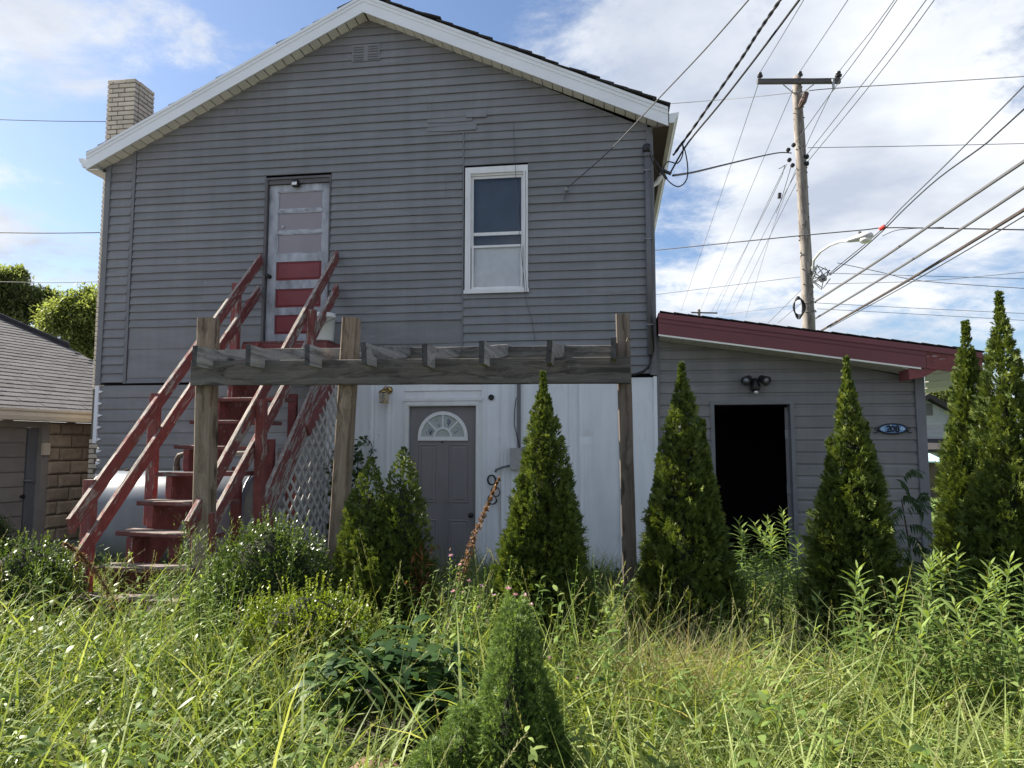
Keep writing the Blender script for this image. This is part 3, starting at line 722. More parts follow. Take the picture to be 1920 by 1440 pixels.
# ---- chimney of cream bricks
CX0, CX1, CY0, CY1, CZ1 = -7.66, -7.185, .55, 1.01, 7.18
CZ1 = at(230, 148, CY0).z
b = MB().box((CX0+.012, CY0+.012, .0), (CX1-.012, CY1-.012, CZ1-.03)); chim = b.build('chimney', MORTAR, house)
bh, bl, bw, jt = .073, .205, .09, .015
bm_cache = {}
def brick(cx, cy, cz, lx_, ly_):
    key = (round(lx_, 3), round(ly_, 3))
    if key not in bm_cache:
        me = bpy.data.meshes.new('brick'); q = MB(); e = .004; h = bh/2-jt/2
        V = []
        for sz, k in ((-h, e), (-h+e, 0), (h-e, 0), (h, e)):
            V += [(-lx_/2+k, -ly_/2+k, sz), (lx_/2-k, -ly_/2+k, sz), (lx_/2-k, ly_/2-k, sz), (-lx_/2+k, ly_/2-k, sz)]
        fs = [(3,2,1,0), (12,13,14,15)]+[(r_*4+i, r_*4+(i+1) % 4, r_*4+4+(i+1) % 4, r_*4+4+i) for r_ in range(3) for i in range(4)]
        me.from_pydata(V, [], fs); me.materials.append(BRICKC); bm_cache[key] = me
    M = Matrix.Translation((cx+random.uniform(-1, 1)*.0015, cy+random.uniform(-1, 1)*.002, cz)) @ Matrix.Rotation(random.uniform(-.01, .01), 4, 'Z')
    return mesh_obj('brick', bm_cache[key], None, chim, M)
nc = int(CZ1/bh)
for i in range(nc):
    z = CZ1-(i+.5)*bh; vis_right = z > 5.7
    W_ = CX1-CX0; odd = i % 2
    # front face (two stretchers and a header), then the returns on the right side
    cuts = [0, bw+.005, bw+.005+bl, W_] if odd == 0 else [0, bl-.01, W_]
    if z < 5.4: cuts = cuts[:2]                                   # lower down the house corner hides the rest
    if 2.45 > z > 1.7: continue
    for a, c in zip(cuts, cuts[1:]): brick(CX0+(a+c)/2, CY0+bw/2-.004, z, c-a-jt, bw)
    if vis_right:
        c2 = [bw, bw+.12, bw+.12+bl, CY1-CY0] if odd == 0 else [bw, bw+bl, CY1-CY0]
        for a, c in zip(c2, c2[1:]): brick(CX1-bw/2+.004, CY0+(a+c)/2, z, bw, c-a-jt)
b = MB().box((CX0+.05, CY0+.05, CZ1-.03), (CX1-.05, CY1-.05, CZ1+.02)); b.build('flue_cap', MORTAR, chim)
# ------------------------------------------------------------------ things fixed to the house
k = at(725, 742, -.04)
lan = thing('wall_lantern', (k.x, -.03, k.z), 'brass carriage lantern on the white wall left of the lower door', 'lantern')
lx0, ly0, lz0 = k.x-.005, -.13, k.z-.01
b = MB().lathe([(.045, 0), (.05, .006), (.03, .02), (.012, .03)], (k.x+.03, -.028, k.z+.075), (0,-1,0), 14).tube([(k.x+.03, -.05, k.z+.075), (k.x+.03, -.09, k.z+.10), (lx0+.01, ly0, k.z+.125), (lx0, ly0, k.z+.085)], .006, 6); b.build('bracket', BRASS, lan, True)
b = MB().lathe([(.075, 0), (.07, .012), (.035, .04), (.018, .05), (.016, .065), (0, .07)], (lx0, ly0, lz0+.045), (0,0,1), 14); b.build('cap', BRASS, lan, True)
b = MB()
for i in range(6):
    a = i*math.pi/3; c_, s_ = math.cos(a), math.sin(a)
    b.tube([(lx0+c_*.052, ly0+s_*.052, lz0-.085), (lx0+c_*.066, ly0+s_*.066, lz0+.05)], .0045, 5)
b.lathe([(.054, 0), (.058, .006), (.058, .014), (.03, .016), (0, .017)], (lx0, ly0, lz0-.095), (0,0,1), 12); b.build('cage', BRASS, lan)
b = MB().lathe([(.047, 0), (.060, .125)], (lx0, ly0, lz0-.08), (0,0,1), 6); b.build('glass', GLASSL, lan)
b = MB().lathe([(.012, 0), (.014, .03), (.026, .06), (.022, .085), (0, .1)], (lx0, ly0, lz0-.08), (0,0,1), 10); b.build('bulb', LENS, lan, True)

k = at(921, 745, -.03)
b = MB().lathe([(.038, 0), (.038, .012), (.030, .016), (.026, .008), (0, .006)], (k.x, -.02, k.z), (0,-1,0), 16)
tag(b.build('vent_plug', BLACK), 'round black plug in the white wall right of the lower door', 'plug')

k = at(967, 722, -.02)
cdt = thing('cable_conduit', (at(973,720,0).x, -.03, 1.0), 'thin dark conduit running down the white wall to a small meter box behind a conifer', 'conduit')
xk = at(973, 760, -.03).x
b = MB().box((xk-.022, -.055, 1.50), (xk+.022, -.02, Z0-.01)); b.build('duct', CONDU, cdt)
p = at(957, 830, -.05)
b = MB().box((p.x-.0, -.10, at(960,880,0).z), (p.x+.16, -.022, at(960,840,0).z+.0)); b.build('meter_box', GALV, cdt)
p0, p1 = at(956, 873, -.06), at(930, 881, -.08)
b = MB().tube([p0, (p0+p1)/2+Vector((0,-.01,.008)), p1, p1+Vector((-.004,-.01,-.03))], [.013, .014, .016, .016], 8); b.build('elbow_pipe', CONDU, cdt, True)
p = at(968, 745, -.06)
b = MB().tube([p, at(965, 770, -.06), at(964, 795, -.06), at(970, 820, -.06), at(975, 840, -.06)], .006, 6); b.build('loose_wire', CABLE, cdt)
def coil(name, c, r, n, thick, mat, label, cat, sq=1.0):
    b = MB(); pts = []
    for i in range(n*14+1):
        a = i/14*2*math.pi; rr = r*(1+.18*math.sin(i*.37+r*90)); pts.append((c.x+rr*math.cos(a), c.y-.012-.006*math.sin(i*.6)-.01*i/(n*14), c.z+rr*sq*math.sin(a)))
    b.tube(pts, thick, 6); o = b.build(name, mat); tag(o, label, cat); return o
coil('cable_coil', at(922, 899, -.03), .05, 3, .006, CABLE, 'tight black cable coil hanging upper left under the conduit elbow', 'cable', 1.25)
coil('cable_coil', at(930, 921, -.03), .055, 2, .004, CABLE, 'thin cable ring to the right above a second ring on the white wall', 'cable', 1.1)
coil('cable_coil', at(924, 936, -.03), .055, 2, .0055, CABLE, 'lowest black cable ring on the white wall beside the brown seed stalk', 'cable', 1.0)

# service mast on the right edge of the wall
mast = thing('service_mast', (XR-.10, -.05, 2.4), 'grey service conduit with black weatherhead up the right corner of the wall', 'conduit')
xm = at(1217, 400, -.08).x-.015
b = MB().tube([(xm, -.075, 2.72), (xm, -.075, 5.34)], .034, 12); b.build('pipe', CONDU, mast, True)
b = MB().tube([(xm, -.075, 5.28), (xm, -.075, 5.345)], .043, 12); b.build('collar', CONDU, mast, True)
b = MB().lathe([(.044, 0), (.054, .01), (.056, .06), (.05, .09), (.03, .105), (0, .108)], (xm, -.082, 5.345), (.0,-.12,1), 14); b.build('weatherhead', BLACK, mast, True)
b = MB()
for z in (3.1, 4.2, 5.1): b.tube([(xm-.04, -.03, z), (xm-.036, -.108, z), (xm+.036, -.108, z), (xm+.04, -.03, z)], .007, 6)
b.build('strap', GALV, mast)
b = MB().tube([(xm, -.075, 2.72), (xm+.0, -.08, 2.62), (xm-.03, -.085, 2.56), (xm-.10, -.07, 2.50), (xm-.22, -.06, 2.47)], .014, 8).tube([(xm+.03, -.06, 3.1), (xm+.05, -.05, 2.8), (xm-.02, -.06, 2.55), (xm-.3, -.05, 2.44), (xm-.55, -.05, 2.42)], .006, 6); b.build('lower_cable', CABLE, mast, True)

# guy hook and its wire
hk = at(1062, 357, -.05)
gh = thing('guy_hook', (hk.x, -.02, hk.z), 'small iron hook and turnbuckle on the grey wall holding a guy wire', 'hook')
b = MB().tube([(hk.x, .0, hk.z-.0), (hk.x, -.06, hk.z), (hk.x+.012, -.075, hk.z+.02)], .010, 8).tube([(hk.x+.01, -.07, hk.z+.01), (hk.x-.012, -.065, hk.z-.07), (hk.x-.03, -.06, hk.z-.13)], .008, 6); b.build('hook', DARKF, gh)
b = MB().lathe([(.022, -.02), (.026, 0), (.022, .02)], (hk.x+.005, -.06, hk.z+.01), (0,-1,0), 12); b.build('insulator', GALV, gh, True)

# thin wire hanging over the window
p = [at(963, 230, -.05), at(964, 270, -.06), at(967, 330, -.07), at(970, 375, -.08), at(974, 440, -.08), at(982, 520, -.07), at(985, 560, -.05), at(997, 600, -.04), at(1003, 640, -.04)]
b = MB().tube(p, .0035, 5).tube([at(985, 320, -.06), at(986, 400, -.07), at(984, 500, -.07), at(988, 548, -.06)], .003, 5)
tag(b.build('hanging_wire', WIREG), 'thin grey wire dangling from the wall down across the upper window', 'wire')

# bucket on the landing
k = at(606, 648, -.35)
bk = thing('bucket', (k.x, -.35, 2.93), 'white plastic bucket on the stair landing beside the upper door', 'bucket')
b = MB().lathe([(.125, 0), (.13, .01), (.148, .30), (.157, .30), (.157, .325), (.148, .33), (.15, .36), (.143, .36), (.125, .02), (0, .015)], (k.x, -.35, 2.935), (0,0,1), 20); b.build('pail', BUCK, bk, True)
b = MB().tube([(k.x-.155, -.36, 3.23), (k.x-.1, -.50, 3.16), (k.x, -.515, 3.12), (k.x+.1, -.50, 3.16), (k.x+.155, -.36, 3.23)], .004, 6); b.build('handle', GALV, bk)

# ------------------------------------------------------------------ red staircase
SXL, SXR = -4.74, -3.66
stair = thing('staircase', ((SXL+SXR)/2, -1.8, 0), 'steep outdoor staircase in peeling red paint climbing to the upper door', 'staircase')
NT, R0, RI, RU, YT = 10, .50, .27, .283, -3.12
def tz(i): return R0+RI*(i)
def ty(i): return YT+RU*i
board('base_board', (-4.60, -3.42, .27), (-3.55, -3.42, .27), .26, .04, TREADM, stair, (0,1,0))
for i in range(NT-1):
    tilt = random.uniform(-.012, .012)
    board('tread', (SXL+.16, ty(i)+.0, tz(i)-.02+tilt), (SXR+.02, ty(i), tz(i)-.02-tilt), .265, .042, TREADM, stair, (0,1,0), .006, .006)
# sawtooth carriages
for cx, w_ in ((-4.44, .055),):
    poly = []
    for i in range(NT):
        y = ty(i)-.11; poly += [(y, (tz(i-1)-.042) if i else .02), (y, tz(i)-.042)]
    yl_ = ty(NT-1)-.11; poly += [(-.16, tz(NT-1)-.042), (-.16, tz(NT-1)-.30)]
    poly += [(ty(0)+.12, .02)]
    b = MB().prism(poly, 0, cx-w_/2, cx+w_/2); b.build('carriage', REDM, stair)
    # a nailed-on block under each tread gives the front its stepped look
    for i in range(NT-1):
        board('riser_block', (cx+.0, ty(i)-.10, tz(i)-.05-.20), (cx, ty(i)-.10, tz(i)-.046), .065, .05, REDM, stair, (1,0,0))
# closed stringer on the right, badly peeled
sl_ = RI/RU
st_a = atx(500,951,SXR+.06); st_b = atx(578,774,SXR+.06)
sl_ = (st_b.z-st_a.z)/(st_b.y-st_a.y); print('stringer', st_a, st_b, sl_)
s0 = st_a+(st_a-st_b)*.45; s1 = Vector((SXR+.06, -.45, st_b.z+(-.45-st_b.y)*sl_))
board('stringer', s0, s1, .31, .045, REDW, stair, (0,0,1), .006)
board('stringer_cap', s0+Vector((-.004,-.10,.165)), s1+Vector((-.004,-.10,.165)), .09, .04, REDW, stair, (1,0,0), .006) if False else None
# landing
for k_ in range(4): board('landing_board', (SXL+.02, -.44+k_*.125, 2.91), (SXR+.10, -.44+k_*.125, 2.91), .118, .036, TREADM, stair, (0,1,0))
board('landing_skirt', (SXR+.085, -.55, 2.64), (SXR+.085, -.02, 2.64), .50, .04, REDM, stair, (0,0,1))
board('landing_front', (SXL+.03, -.525, 2.79), (SXR+.06, -.525, 2.79), .19, .035, REDM, stair, (0,0,1))
board('landing_brace', (SXR+.09, -.30, 2.40), (SXR+.09, -1.05, 1.75), .16, .035, REDM, stair, (0,0,1))
# posts
def rz(y): return .90+(y+3.3)*1.0            # upper rail centre height
LP = [(-3.12, .0, 1.02), (-2.18, 1.0, .10), (-.62, 2.2, .10)]
for (y, z0, over) in ((-3.10, .02, .16), (-2.20, .75, .13), (-.62, 2.55, .10)):
    board('post', (SXL-.05, y+.05, z0), (SXL-.05, y+.05, rz(y)+over), .10, .085, REDP, stair, (1,0,0), .005, .004)
XP = SXR+.10
for (px, py, z0, over) in ((393, 950, .05, -.10), (488, 850, .25, .06), (584, 610, 2.3, .04)):
    y = atx(px, py, XP).y
    board('post', (XP, y, z0), (XP, y, rz(y)+over), .095, .085, REDP, stair, (1,0,0), .005, .004)
# carriage legs
for cx in (-4.10, -4.44): board('leg', (cx, -2.76, .02), (cx, -2.76, tz(1)-.05), .11, .06, REDM, stair, (1,0,0))
for cx, y in ((-4.42, -1.9), (-4.0, -1.85), (-3.78, -1.55), (-3.78, -1.0)): board('leg', (cx, y, .02), (cx, y, rz(y)-1.0+.0), .10, .06, REDM, stair, (1,0,0))
# rails
for X, m_, sh in ((SXL, REDP, 0), (SXR+.03, REDP, 0)):
    board('handrail', (X, -3.34, rz(-3.34)), (X, -.06, rz(-.06)+.0), .135, .045, m_, stair, (0,0,1), .006, .006, (.03, .03))
    if X < -4: board('mid_rail', (X, -3.30, rz(-3.30)-.40), (X, -.06, rz(-.06)-.45), .135, .045, m_, stair, (0,0,1), .006, .006, (.03, .03))
    else: board('mid_rail', (X, -2.95, rz(-2.95)-.40), (X, -.06, rz(-.06)-.45), .135, .045, m_, stair, (0,0,1), .006, .006, (.03, .03))

# lattice under the right side of the stairs
lat = thing('lattice_screen', (SXR+.1, -.9, 0), 'diagonal pale lattice closing the right side under the red staircase', 'lattice')
XLt = SXR+.095
ytop = lambda y: st_a.z+(y-st_a.y)*sl_-.225          # underside of the stringer
def clip_line(y0, z0, dy, dz):
    # the piece of the line that lies under the stringer, above ground, in front of the wall
    ts = []
    for i in range(-400, 401):
        t = i*.01; y = y0+dy*t; z = z0+dz*t
        if -2.5 < y < -.05 and .02 < z < min(ytop(y), 2.36): ts.append(t)
    return (ts[0], ts[-1]) if len(ts) > 6 else None
q = .19
for s_, off in ((1, 0), (-1, .010)):
    for i in range(-26, 30):
        r_ = clip_line(-1.2+i*q, 1.1, .7071, s_*.7071)
        if r_:
            a, c = r_
            board('lattice_slat', (XLt+off, -1.2+i*q+.7071*a, 1.1+s_*.7071*a), (XLt+off, -1.2+i*q+.7071*c, 1.1+s_*.7071*c), .042, .008, LATT, lat, (0, -s_*.7071, .7071), .001)
board('lattice_edge', (XLt-.01, -.045, .02), (XLt-.01, -.045, 2.36), .05, .02, LATT, lat, (0,1,0), .002)

# ------------------------------------------------------------------ oil tank with its pipes
tank = thing('oil_tank', (-5.0, -1.1, 0), 'big blue grey oil tank lying on legs behind the red staircase', 'tank')
TX0, TX1, TY, TR = -6.02, -4.05, -1.18, .40
zt_ = at(300, 883, TY).z; TZ = zt_-TR; TH = .28      # upper axis; obround: straight sides of TH
prof = []
for i in range(17): a = math.pi*i/16; prof.append((TY-TR*math.cos(a), TZ+TR*math.sin(a)))
for i in range(17): a = math.pi+math.pi*i/16; prof.append((TY-TR*math.cos(a), TZ-TH+TR*math.sin(a)))
b = MB(); n = len(prof); b.v = []
rings = [(TX0, .90), (TX0+.012, .985), (TX0+.03, 1.0), (TX1-.03, 1.0), (TX1-.012, .985), (TX1, .90)]
for X, s_ in rings:
    for (y, z) in prof: b.v.append(Vector((X, TY+(y-TY)*s_, (TZ-TH/2)+(z-TZ+TH/2)*s_)))
for i in range(len(rings)-1):
    for k_ in range(n): b.f.append((i*n+k_, i*n+(k_+1) % n, (i+1)*n+(k_+1) % n, (i+1)*n+k_))
b.f.append(tuple(range(n))[::-1]); b.f.append(tuple((len(rings)-1)*n+k_ for k_ in range(n)))
o = b.build('shell', TANKM, tank, True)
b = MB()
for X in (TX0+.02, TX1-.05):
    pts = [(X, TY+(y-TY)*1.004, (TZ-TH/2)+(z-TZ+TH/2)*1.004) for y, z in prof]; b.tube(pts+[pts[0], pts[1]], .008, 6)
b.build('end_seam', TANKM, tank)
for X in (TX0+.25, TX1-.25):
    for y in (TY-.28, TY+.28): b = MB().tube([(X, y, 0), (X, y, TZ-TH-.25)], .025, 8); b.build('leg', RUST, tank)
b = MB().lathe([(.045, -.02), (.045, .015), (.03, .02), (.03, .035), (0, .037)], (at(385, 880, TY).x, TY, zt_), (0,0,1), 12).lathe([(.03, -.02), (.03, .02), (0, .022)], (at(238, 880, TY).x, TY, zt_), (0,0,1), 12); b.build('fill_cap', RUST, tank)
xp = at(330, 868, TY+.1).x
b = MB().tube([(xp, TY+.12, zt_-.06), (xp, TY+.12, zt_+.06)], .042, 12); b.build('union', RUST, tank)
b = MB().tube([(xp, TY+.12, zt_+.05), (xp, TY+.12, zt_+.14), (xp+.025, TY+.12, zt_+.18), (xp+.08, TY+.12, zt_+.195), (xp+.2, TY+.12, zt_+.20)], .034, 10); b.build('elbow', RUST, tank, True)
b = MB().tube([(xp+.16, TY+.12, zt_+.20), (xp+1.32, TY+.12, zt_+.215)], .026, 10); b.build('vent_pipe', PIPEP, tank, True)
b = MB().tube([(xp+1.30, TY+.12, zt_+.10), (xp+1.30, TY+.12, zt_+.24), (xp+1.40, TY+.12, zt_+.26)], .034, 10); b.build('tee', GALV, tank, True)

# ------------------------------------------------------------------ pergola
perg = thing('pergola', (-1.8, -3.1, 0), 'weathered timber pergola with one long front beam and notched rafters', 'pergola')
BY = -3.22
zt1, zb1 = at(360, 677, BY).z, at(360, 725, BY).z
zt2, zb2 = at(1182, 671, BY).z, at(1182, 716, BY).z
xa, xb = at(360, 700, BY).x, at(1182, 700, BY).x
board('beam', (xa, BY, (zt1+zb1)/2), (xb, BY, (zt2+zb2)/2), zt1-zb1-.01, .045, DWOOD, perg, (0,0,1), .005, .004)
for (px0, py0, px1, py1, m_, w_) in ((391, 598, 379, 1100, PWOOD, .150), (660, 597, 628, 1105, PWOOD, .135), (1167, 590, 1186, 1200, PWOOD2, .115)):
    a = at(px0, py0, BY+.11); c = at(px1, py1, BY+.11)
    c = a+(c-a)*((a.z+.05)/(a.z-c.z))
    board('post', c, a, w_, w_*.95, m_, perg, (1,0,0), .007, .004)
ends_ = [(365, 652, 687, 1.38), (466, 651, 686, 1.38), (577, 650, 685, 1.36), (684, 646, 683, 1.38), (797, 648, 686, 1.36), (903, 643, 682, 1.38), (1028, 641, 680, 1.38), (1150, 637, 672, 1.36)]
for (px, py0, py1, L) in ends_:
    yf = BY-.30; a = at(px, py0-4, yf); c = at(px, py1, yf); h = a.z-c.z; yb = yf+L; dz = .155*L/1.3+random.uniform(-.008, .008)
    zt_b = zt1+(zt2-zt1)*(a.x-xa)/(xb-xa)
    nb = zt_b-.0                                    # the notch sits on the beam
    poly = [(yf, c.z), (BY-.04, c.z+.003), (BY-.04, max(nb, c.z+.02)), (BY+.05, max(nb, c.z+.02)), (yb, max(nb, c.z+.02)+dz), (yb, a.z+dz), (yf+.3, a.z+.003), (yf, a.z)]
    th = .045; lean = random.uniform(-.015, .015); b = MB()
    vs = [(a.x-th/2, y, z) for y, z in poly]+[(a.x+th/2, y, z) for y, z in poly]; n = len(poly)
    vs = [(x+lean*(z-c.z)/h, y, z) for x, y, z in vs]
    b.add(vs, [tuple(range(n))[::-1], tuple(range(n, 2*n))]+[(i, (i+1) % n, n+(i+1) % n, n+i) for i in range(n)])
    # grain must run along the timber: turn the mesh so that its local X is the length
    V = np.array([tuple(v) for v in b.v]); cen = V.mean(0); loc = V-cen; me = bpy.data.meshes.new('rafter')
    me.from_pydata([(p[1], -p[0], p[2]) for p in loc], [], b.f); me.materials.append(GWOOD); me.materials.append(ENDW)
    xf = min(v.co.x for v in me.vertices)
    for pg in me.polygons:
        if all(abs(me.vertices[i].co.x-xf) < .002 for i in pg.vertices): pg.material_index = 1
    bm2 = bmesh.new(); bm2.from_mesh(me); bmesh.ops.recalc_face_normals(bm2, faces=bm2.faces); bm2.to_mesh(me); bm2.free()
    mesh_obj('rafter', me, GWOOD, perg, Matrix.Translation(Vector(cen)) @ Matrix.Rotation(math.pi/2, 4, 'Z'))
board('back_beam', (xa+.1, BY+1.08, zt1+.19), (xb-.12, BY+1.08, zt2+.20), .125, .04, DWOOD, perg, (0,0,1), .005, .004)
b = MB().tube([(xb-.03, BY-.03, zt2+.10), (xb-.03, BY-.05, zt2+.13), (xb-.02, BY-.03, zt2+.16), (xb+.01, BY+.0, zt2+.15)], .004, 5); b.build('bent_nail', RUST, perg)

# ------------------------------------------------------------------ low extension on the right
ext = thing('low_extension', (2.1, 0, 0), 'low grey sided extension with maroon roof edge and a dark open doorway', 'building')
X0, X1 = XR+.012, 3.735
ye = .03
pA, pB = at(1232, 632, ye), at(1718, 705, ye)
def top_(x): return pA.z+(pB.z-pA.z)*(x-pA.x)/(pB.x-pA.x)
EDX0, EDX1, EDZ = at(1340, 900, ye).x, at(1487, 900, ye).x, at(1410, 759, ye).z
n = 17; e_ = .145
i = 0; z = .06
while z < top_(X0)-.02:
    zt = z+e_; segs = [(X0+.03, X1-.10)]
    if (z+zt)/2 < EDZ+.02: segs = [(X0+.03, EDX0-.03), (EDX1+.03, X1-.10)]
    for (a, c) in segs:
        # the slope of the roof cuts the upper courses
        def xcut(zz): return min(c, pA.x+(zz-pA.z)/(pB.z-pA.z)*(pB.x-pA.x)) if zz > pB.z else c
        cb, ct = xcut(z), xcut(zt)
        if cb-a < .1: continue
        ct = max(ct, a+.01)
        lap_board('siding_board', ext, (a, a, cb, ct), z, zt, SIDX, ye, .019, 'dutch')
    z = zt
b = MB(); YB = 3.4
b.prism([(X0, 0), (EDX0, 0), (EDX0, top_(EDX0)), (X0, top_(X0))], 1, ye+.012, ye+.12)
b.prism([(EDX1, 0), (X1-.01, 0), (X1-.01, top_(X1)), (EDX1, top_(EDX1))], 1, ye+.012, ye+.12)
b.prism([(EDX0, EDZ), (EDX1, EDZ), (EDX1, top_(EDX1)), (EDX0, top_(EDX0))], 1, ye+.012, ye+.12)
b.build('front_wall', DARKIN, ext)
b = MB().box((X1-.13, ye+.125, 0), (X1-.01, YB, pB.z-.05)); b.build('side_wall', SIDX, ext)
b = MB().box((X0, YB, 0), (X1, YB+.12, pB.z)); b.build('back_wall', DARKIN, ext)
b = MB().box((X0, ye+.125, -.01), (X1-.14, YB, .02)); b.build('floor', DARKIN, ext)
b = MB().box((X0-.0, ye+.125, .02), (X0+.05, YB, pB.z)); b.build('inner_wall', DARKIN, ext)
board('corner_trim', (X1-.055, ye-.016, 0), (X1-.055, ye-.016, pB.z+.03), .11, .055, TRIM, ext, (1,0,0))
board('corner_trim', (X0+.005, ye-.012, .02), (X0+.005, ye-.012, top_(X0)), .05, .04, TRIM, ext, (1,0,0))
cs = MB()
for (a, c, z0, z1) in ((EDX0-.035, EDX0+.012, 0, EDZ+.005), (EDX1-.012, EDX1+.035, 0, EDZ+.005), (EDX0-.035, EDX1+.035, EDZ+.005, EDZ+.05)):
    cs.box((a, ye-.035, z0), (c, ye+.13, z1))
cs.build('door_frame', TRIM, ext)
b = MB().box((EDX0+.012, ye-.06, -.01), (EDX1-.012, ye+.14, .05)); b.build('threshold', CONC, ext)
# the door stands open inwards, seen edge on at the right jamb
hx = EDX1-.05; b = MB()
dv = Vector((-math.sin(math.radians(-14)), math.cos(math.radians(-14)), 0)); nv = Vector((dv.y, -dv.x, 0))
p0 = Vector((hx, ye+.10, .07)); q0 = p0+dv*.86
b.hexa([p0, p0+nv*.04, q0+nv*.04, q0]+[v+Vector((0,0,EDZ-.10)) for v in (p0, p0+nv*.04, q0+nv*.04, q0)])
edoor = b.build('open_door', DGREY, ext)
for z in (.45, 1.05, 1.72):
    b = MB().box((hx-.004, ye+.088, z-.055), (hx+.04, ye+.098, z+.055)); b.build('hinge', GALV, edoor)
# roof
YR = -.40
tA, tB = at(1232, 586, YR), at(1752, 650, YR)
sl2 = (tB.z-tA.z)/(tB.x-tA.x)
XE = at(1840, 650, YR).x
def rt_(x): return tA.z+(x-tA.x)*sl2
un = Vector((-sl2, 0, 1)).normalized()
b = MB().slab([(X0-.0, YR+.03, rt_(X0)-.02), (XE, YR+.03, rt_(XE)-.02), (XE, YB+.3, rt_(XE)-.02), (X0, YB+.3, rt_(X0)-.02)], un*.02)
er = b.build('roof', SHINGD, ext)
for i in range(22):
    x = X0+.02+i*(XE-X0)/22; w_ = (XE-X0)/22
    for r_ in range(2):
        th = random.uniform(.008, .013); lf_ = .006+r_*.0
        y = YR-.015-random.uniform(0, .012) if r_ == 0 else YR+.30
        b = MB().slab([(x, y, rt_(x)+lf_+.010), (x+w_*1.1, y, rt_(x+w_*1.1)+lf_+.002), (x+w_*1.1, y+.32, rt_(x+w_*1.1)+lf_+.002), (x, y+.32, rt_(x)+lf_+.010)], un*th)
        b.build('shingle', SHINGD, er)
xk = at(1737, 680, YR).x
def fasc(nm, xa_, xb_, d0, d1, y, mat, th=.025):
    b = MB().slab([(xa_, y, rt_(xa_)-d0), (xb_, y, rt_(xb_)-d0), (xb_, y, rt_(xb_)-d1), (xa_, y, rt_(xa_)-d1)], (0, th, 0)); return b.build(nm, mat, ext)
fasc('fascia_trim', X0, XE, .004, .068, YR-.022, REDF, .05)
fasc('fascia_board', X0, xk, .070, .118, YR-.008, REDF)
fasc('fascia_board', X0, xk, .120, .262, YR, REDF)
fasc('porch_fascia', xk+.003, XE, .072, .265, YR-.002, REDM)
fasc('fascia_lip', X0, xk-.06, .264, .284, YR-.004, SOFF, .03)
b = MB(); xq = at(1758, 700, YR).x; zt = rt_(xk)-.266; zb = at(1745, 706, YR).z
b.prism([(xk-.19, zb-.03), (xk-.02, zb+.0), (xq, zb+.075), (xq, zt), (xk-.19, zt)], 1, YR+.01, YR+.30); b.build('corner_block', REDM, ext)
# soffit under the rake: narrow panels, the last ones sagging
n = 20; xs0, xs1 = X0+.03, xk-.12
for i in range(n):
    a = xs0+(xs1-xs0)*i/n; c = xs0+(xs1-xs0)*(i+1)/n-.006
    dr0 = .270+max(0, (i-15)/5)**2*.03; dr1 = .270+max(0, (i-14)/5)**2*.03
    b = MB().slab([(a, YR+.03, rt_(a)-dr0), (c, YR+.03, rt_(c)-dr1), (c, ye-.01, rt_(c)-dr1-.01), (a, ye-.01, rt_(a)-dr0-.01)], un*.008); b.build('soffit_panel', SOFF, ext)
# porch ceiling beyond the corner: perforated panels with a white drop at their end
cA, cB, cC, cD = at(1735, 690, .3), at(1830, 683, .3), at(1800, 728, 3.6), at(1738, 738, 3.6)
zc_ = 2.60
cA, cB, cC, cD = atz(1733, 684, zc_), atz(1835, 679, zc_), atz(1795, 729, zc_), atz(1735, 738, zc_)
for i in range(4):
    f0, f1 = i/4, (i+1)/4-.012
    b = MB().slab([cA+(cD-cA)*f0, cB+(cC-cB)*f0, cB+(cC-cB)*f1, cA+(cD-cA)*f1], (0, 0, .012)); b.build('porch_soffit_panel', PERF, ext)
b = MB().slab([cA+Vector((0,-.2,.014)), cB+Vector((0,-.2,.014)), cC+Vector((0,0,.014)), cD+Vector((0,0,.014))], (0, 0, .06)); b.build('porch_deck', BROWN, ext)

# flood light
k = at(1415, 720, -.03)
fl = thing('flood_light', (k.x, ye-.02, k.z), 'black twin head flood light above the dark open doorway', 'flood light')
b = MB().lathe([(.03, 0), (.055, .03), (.062, .08), (.05, .15), (.04, .17), (0, .175)], (k.x, -.07, k.z-.105), (0,.25,1), 14); b.build('sensor_body', BLACK, fl, True)
b = MB().lathe([(.0, 0), (.02, .004), (.027, .014), (.027, .03)], (k.x+.003, -.085, k.z-.125), (0,.25,1), 12); b.build('sensor_lens', LENS, fl, True)
for s_ in (-1, 1):
    d = Vector((s_*.45, -.75, -.38)).normalized(); c = Vector((k.x+s_*.075, -.06, k.z+.065))
    b = MB().lathe([(.0, -.03), (.03, -.025), (.045, .0), (.048, .05), (.060, .09), (.062, .105), (.054, .106), (.04, .07), (0, .06)], c, d, 16); hd = b.build('lamp_head', BLACK, fl, True)
    b = MB().lathe([(.0, .070), (.03, .082), (.052, .095), (.0, .098)], c, d, 14); b.build('reflector', GALV, hd, True)
    b = MB().tube([(k.x, -.05, k.z+.02), (k.x+s_*.04, -.055, k.z+.045), c], .016, 8); b.build('arm', BLACK, fl)
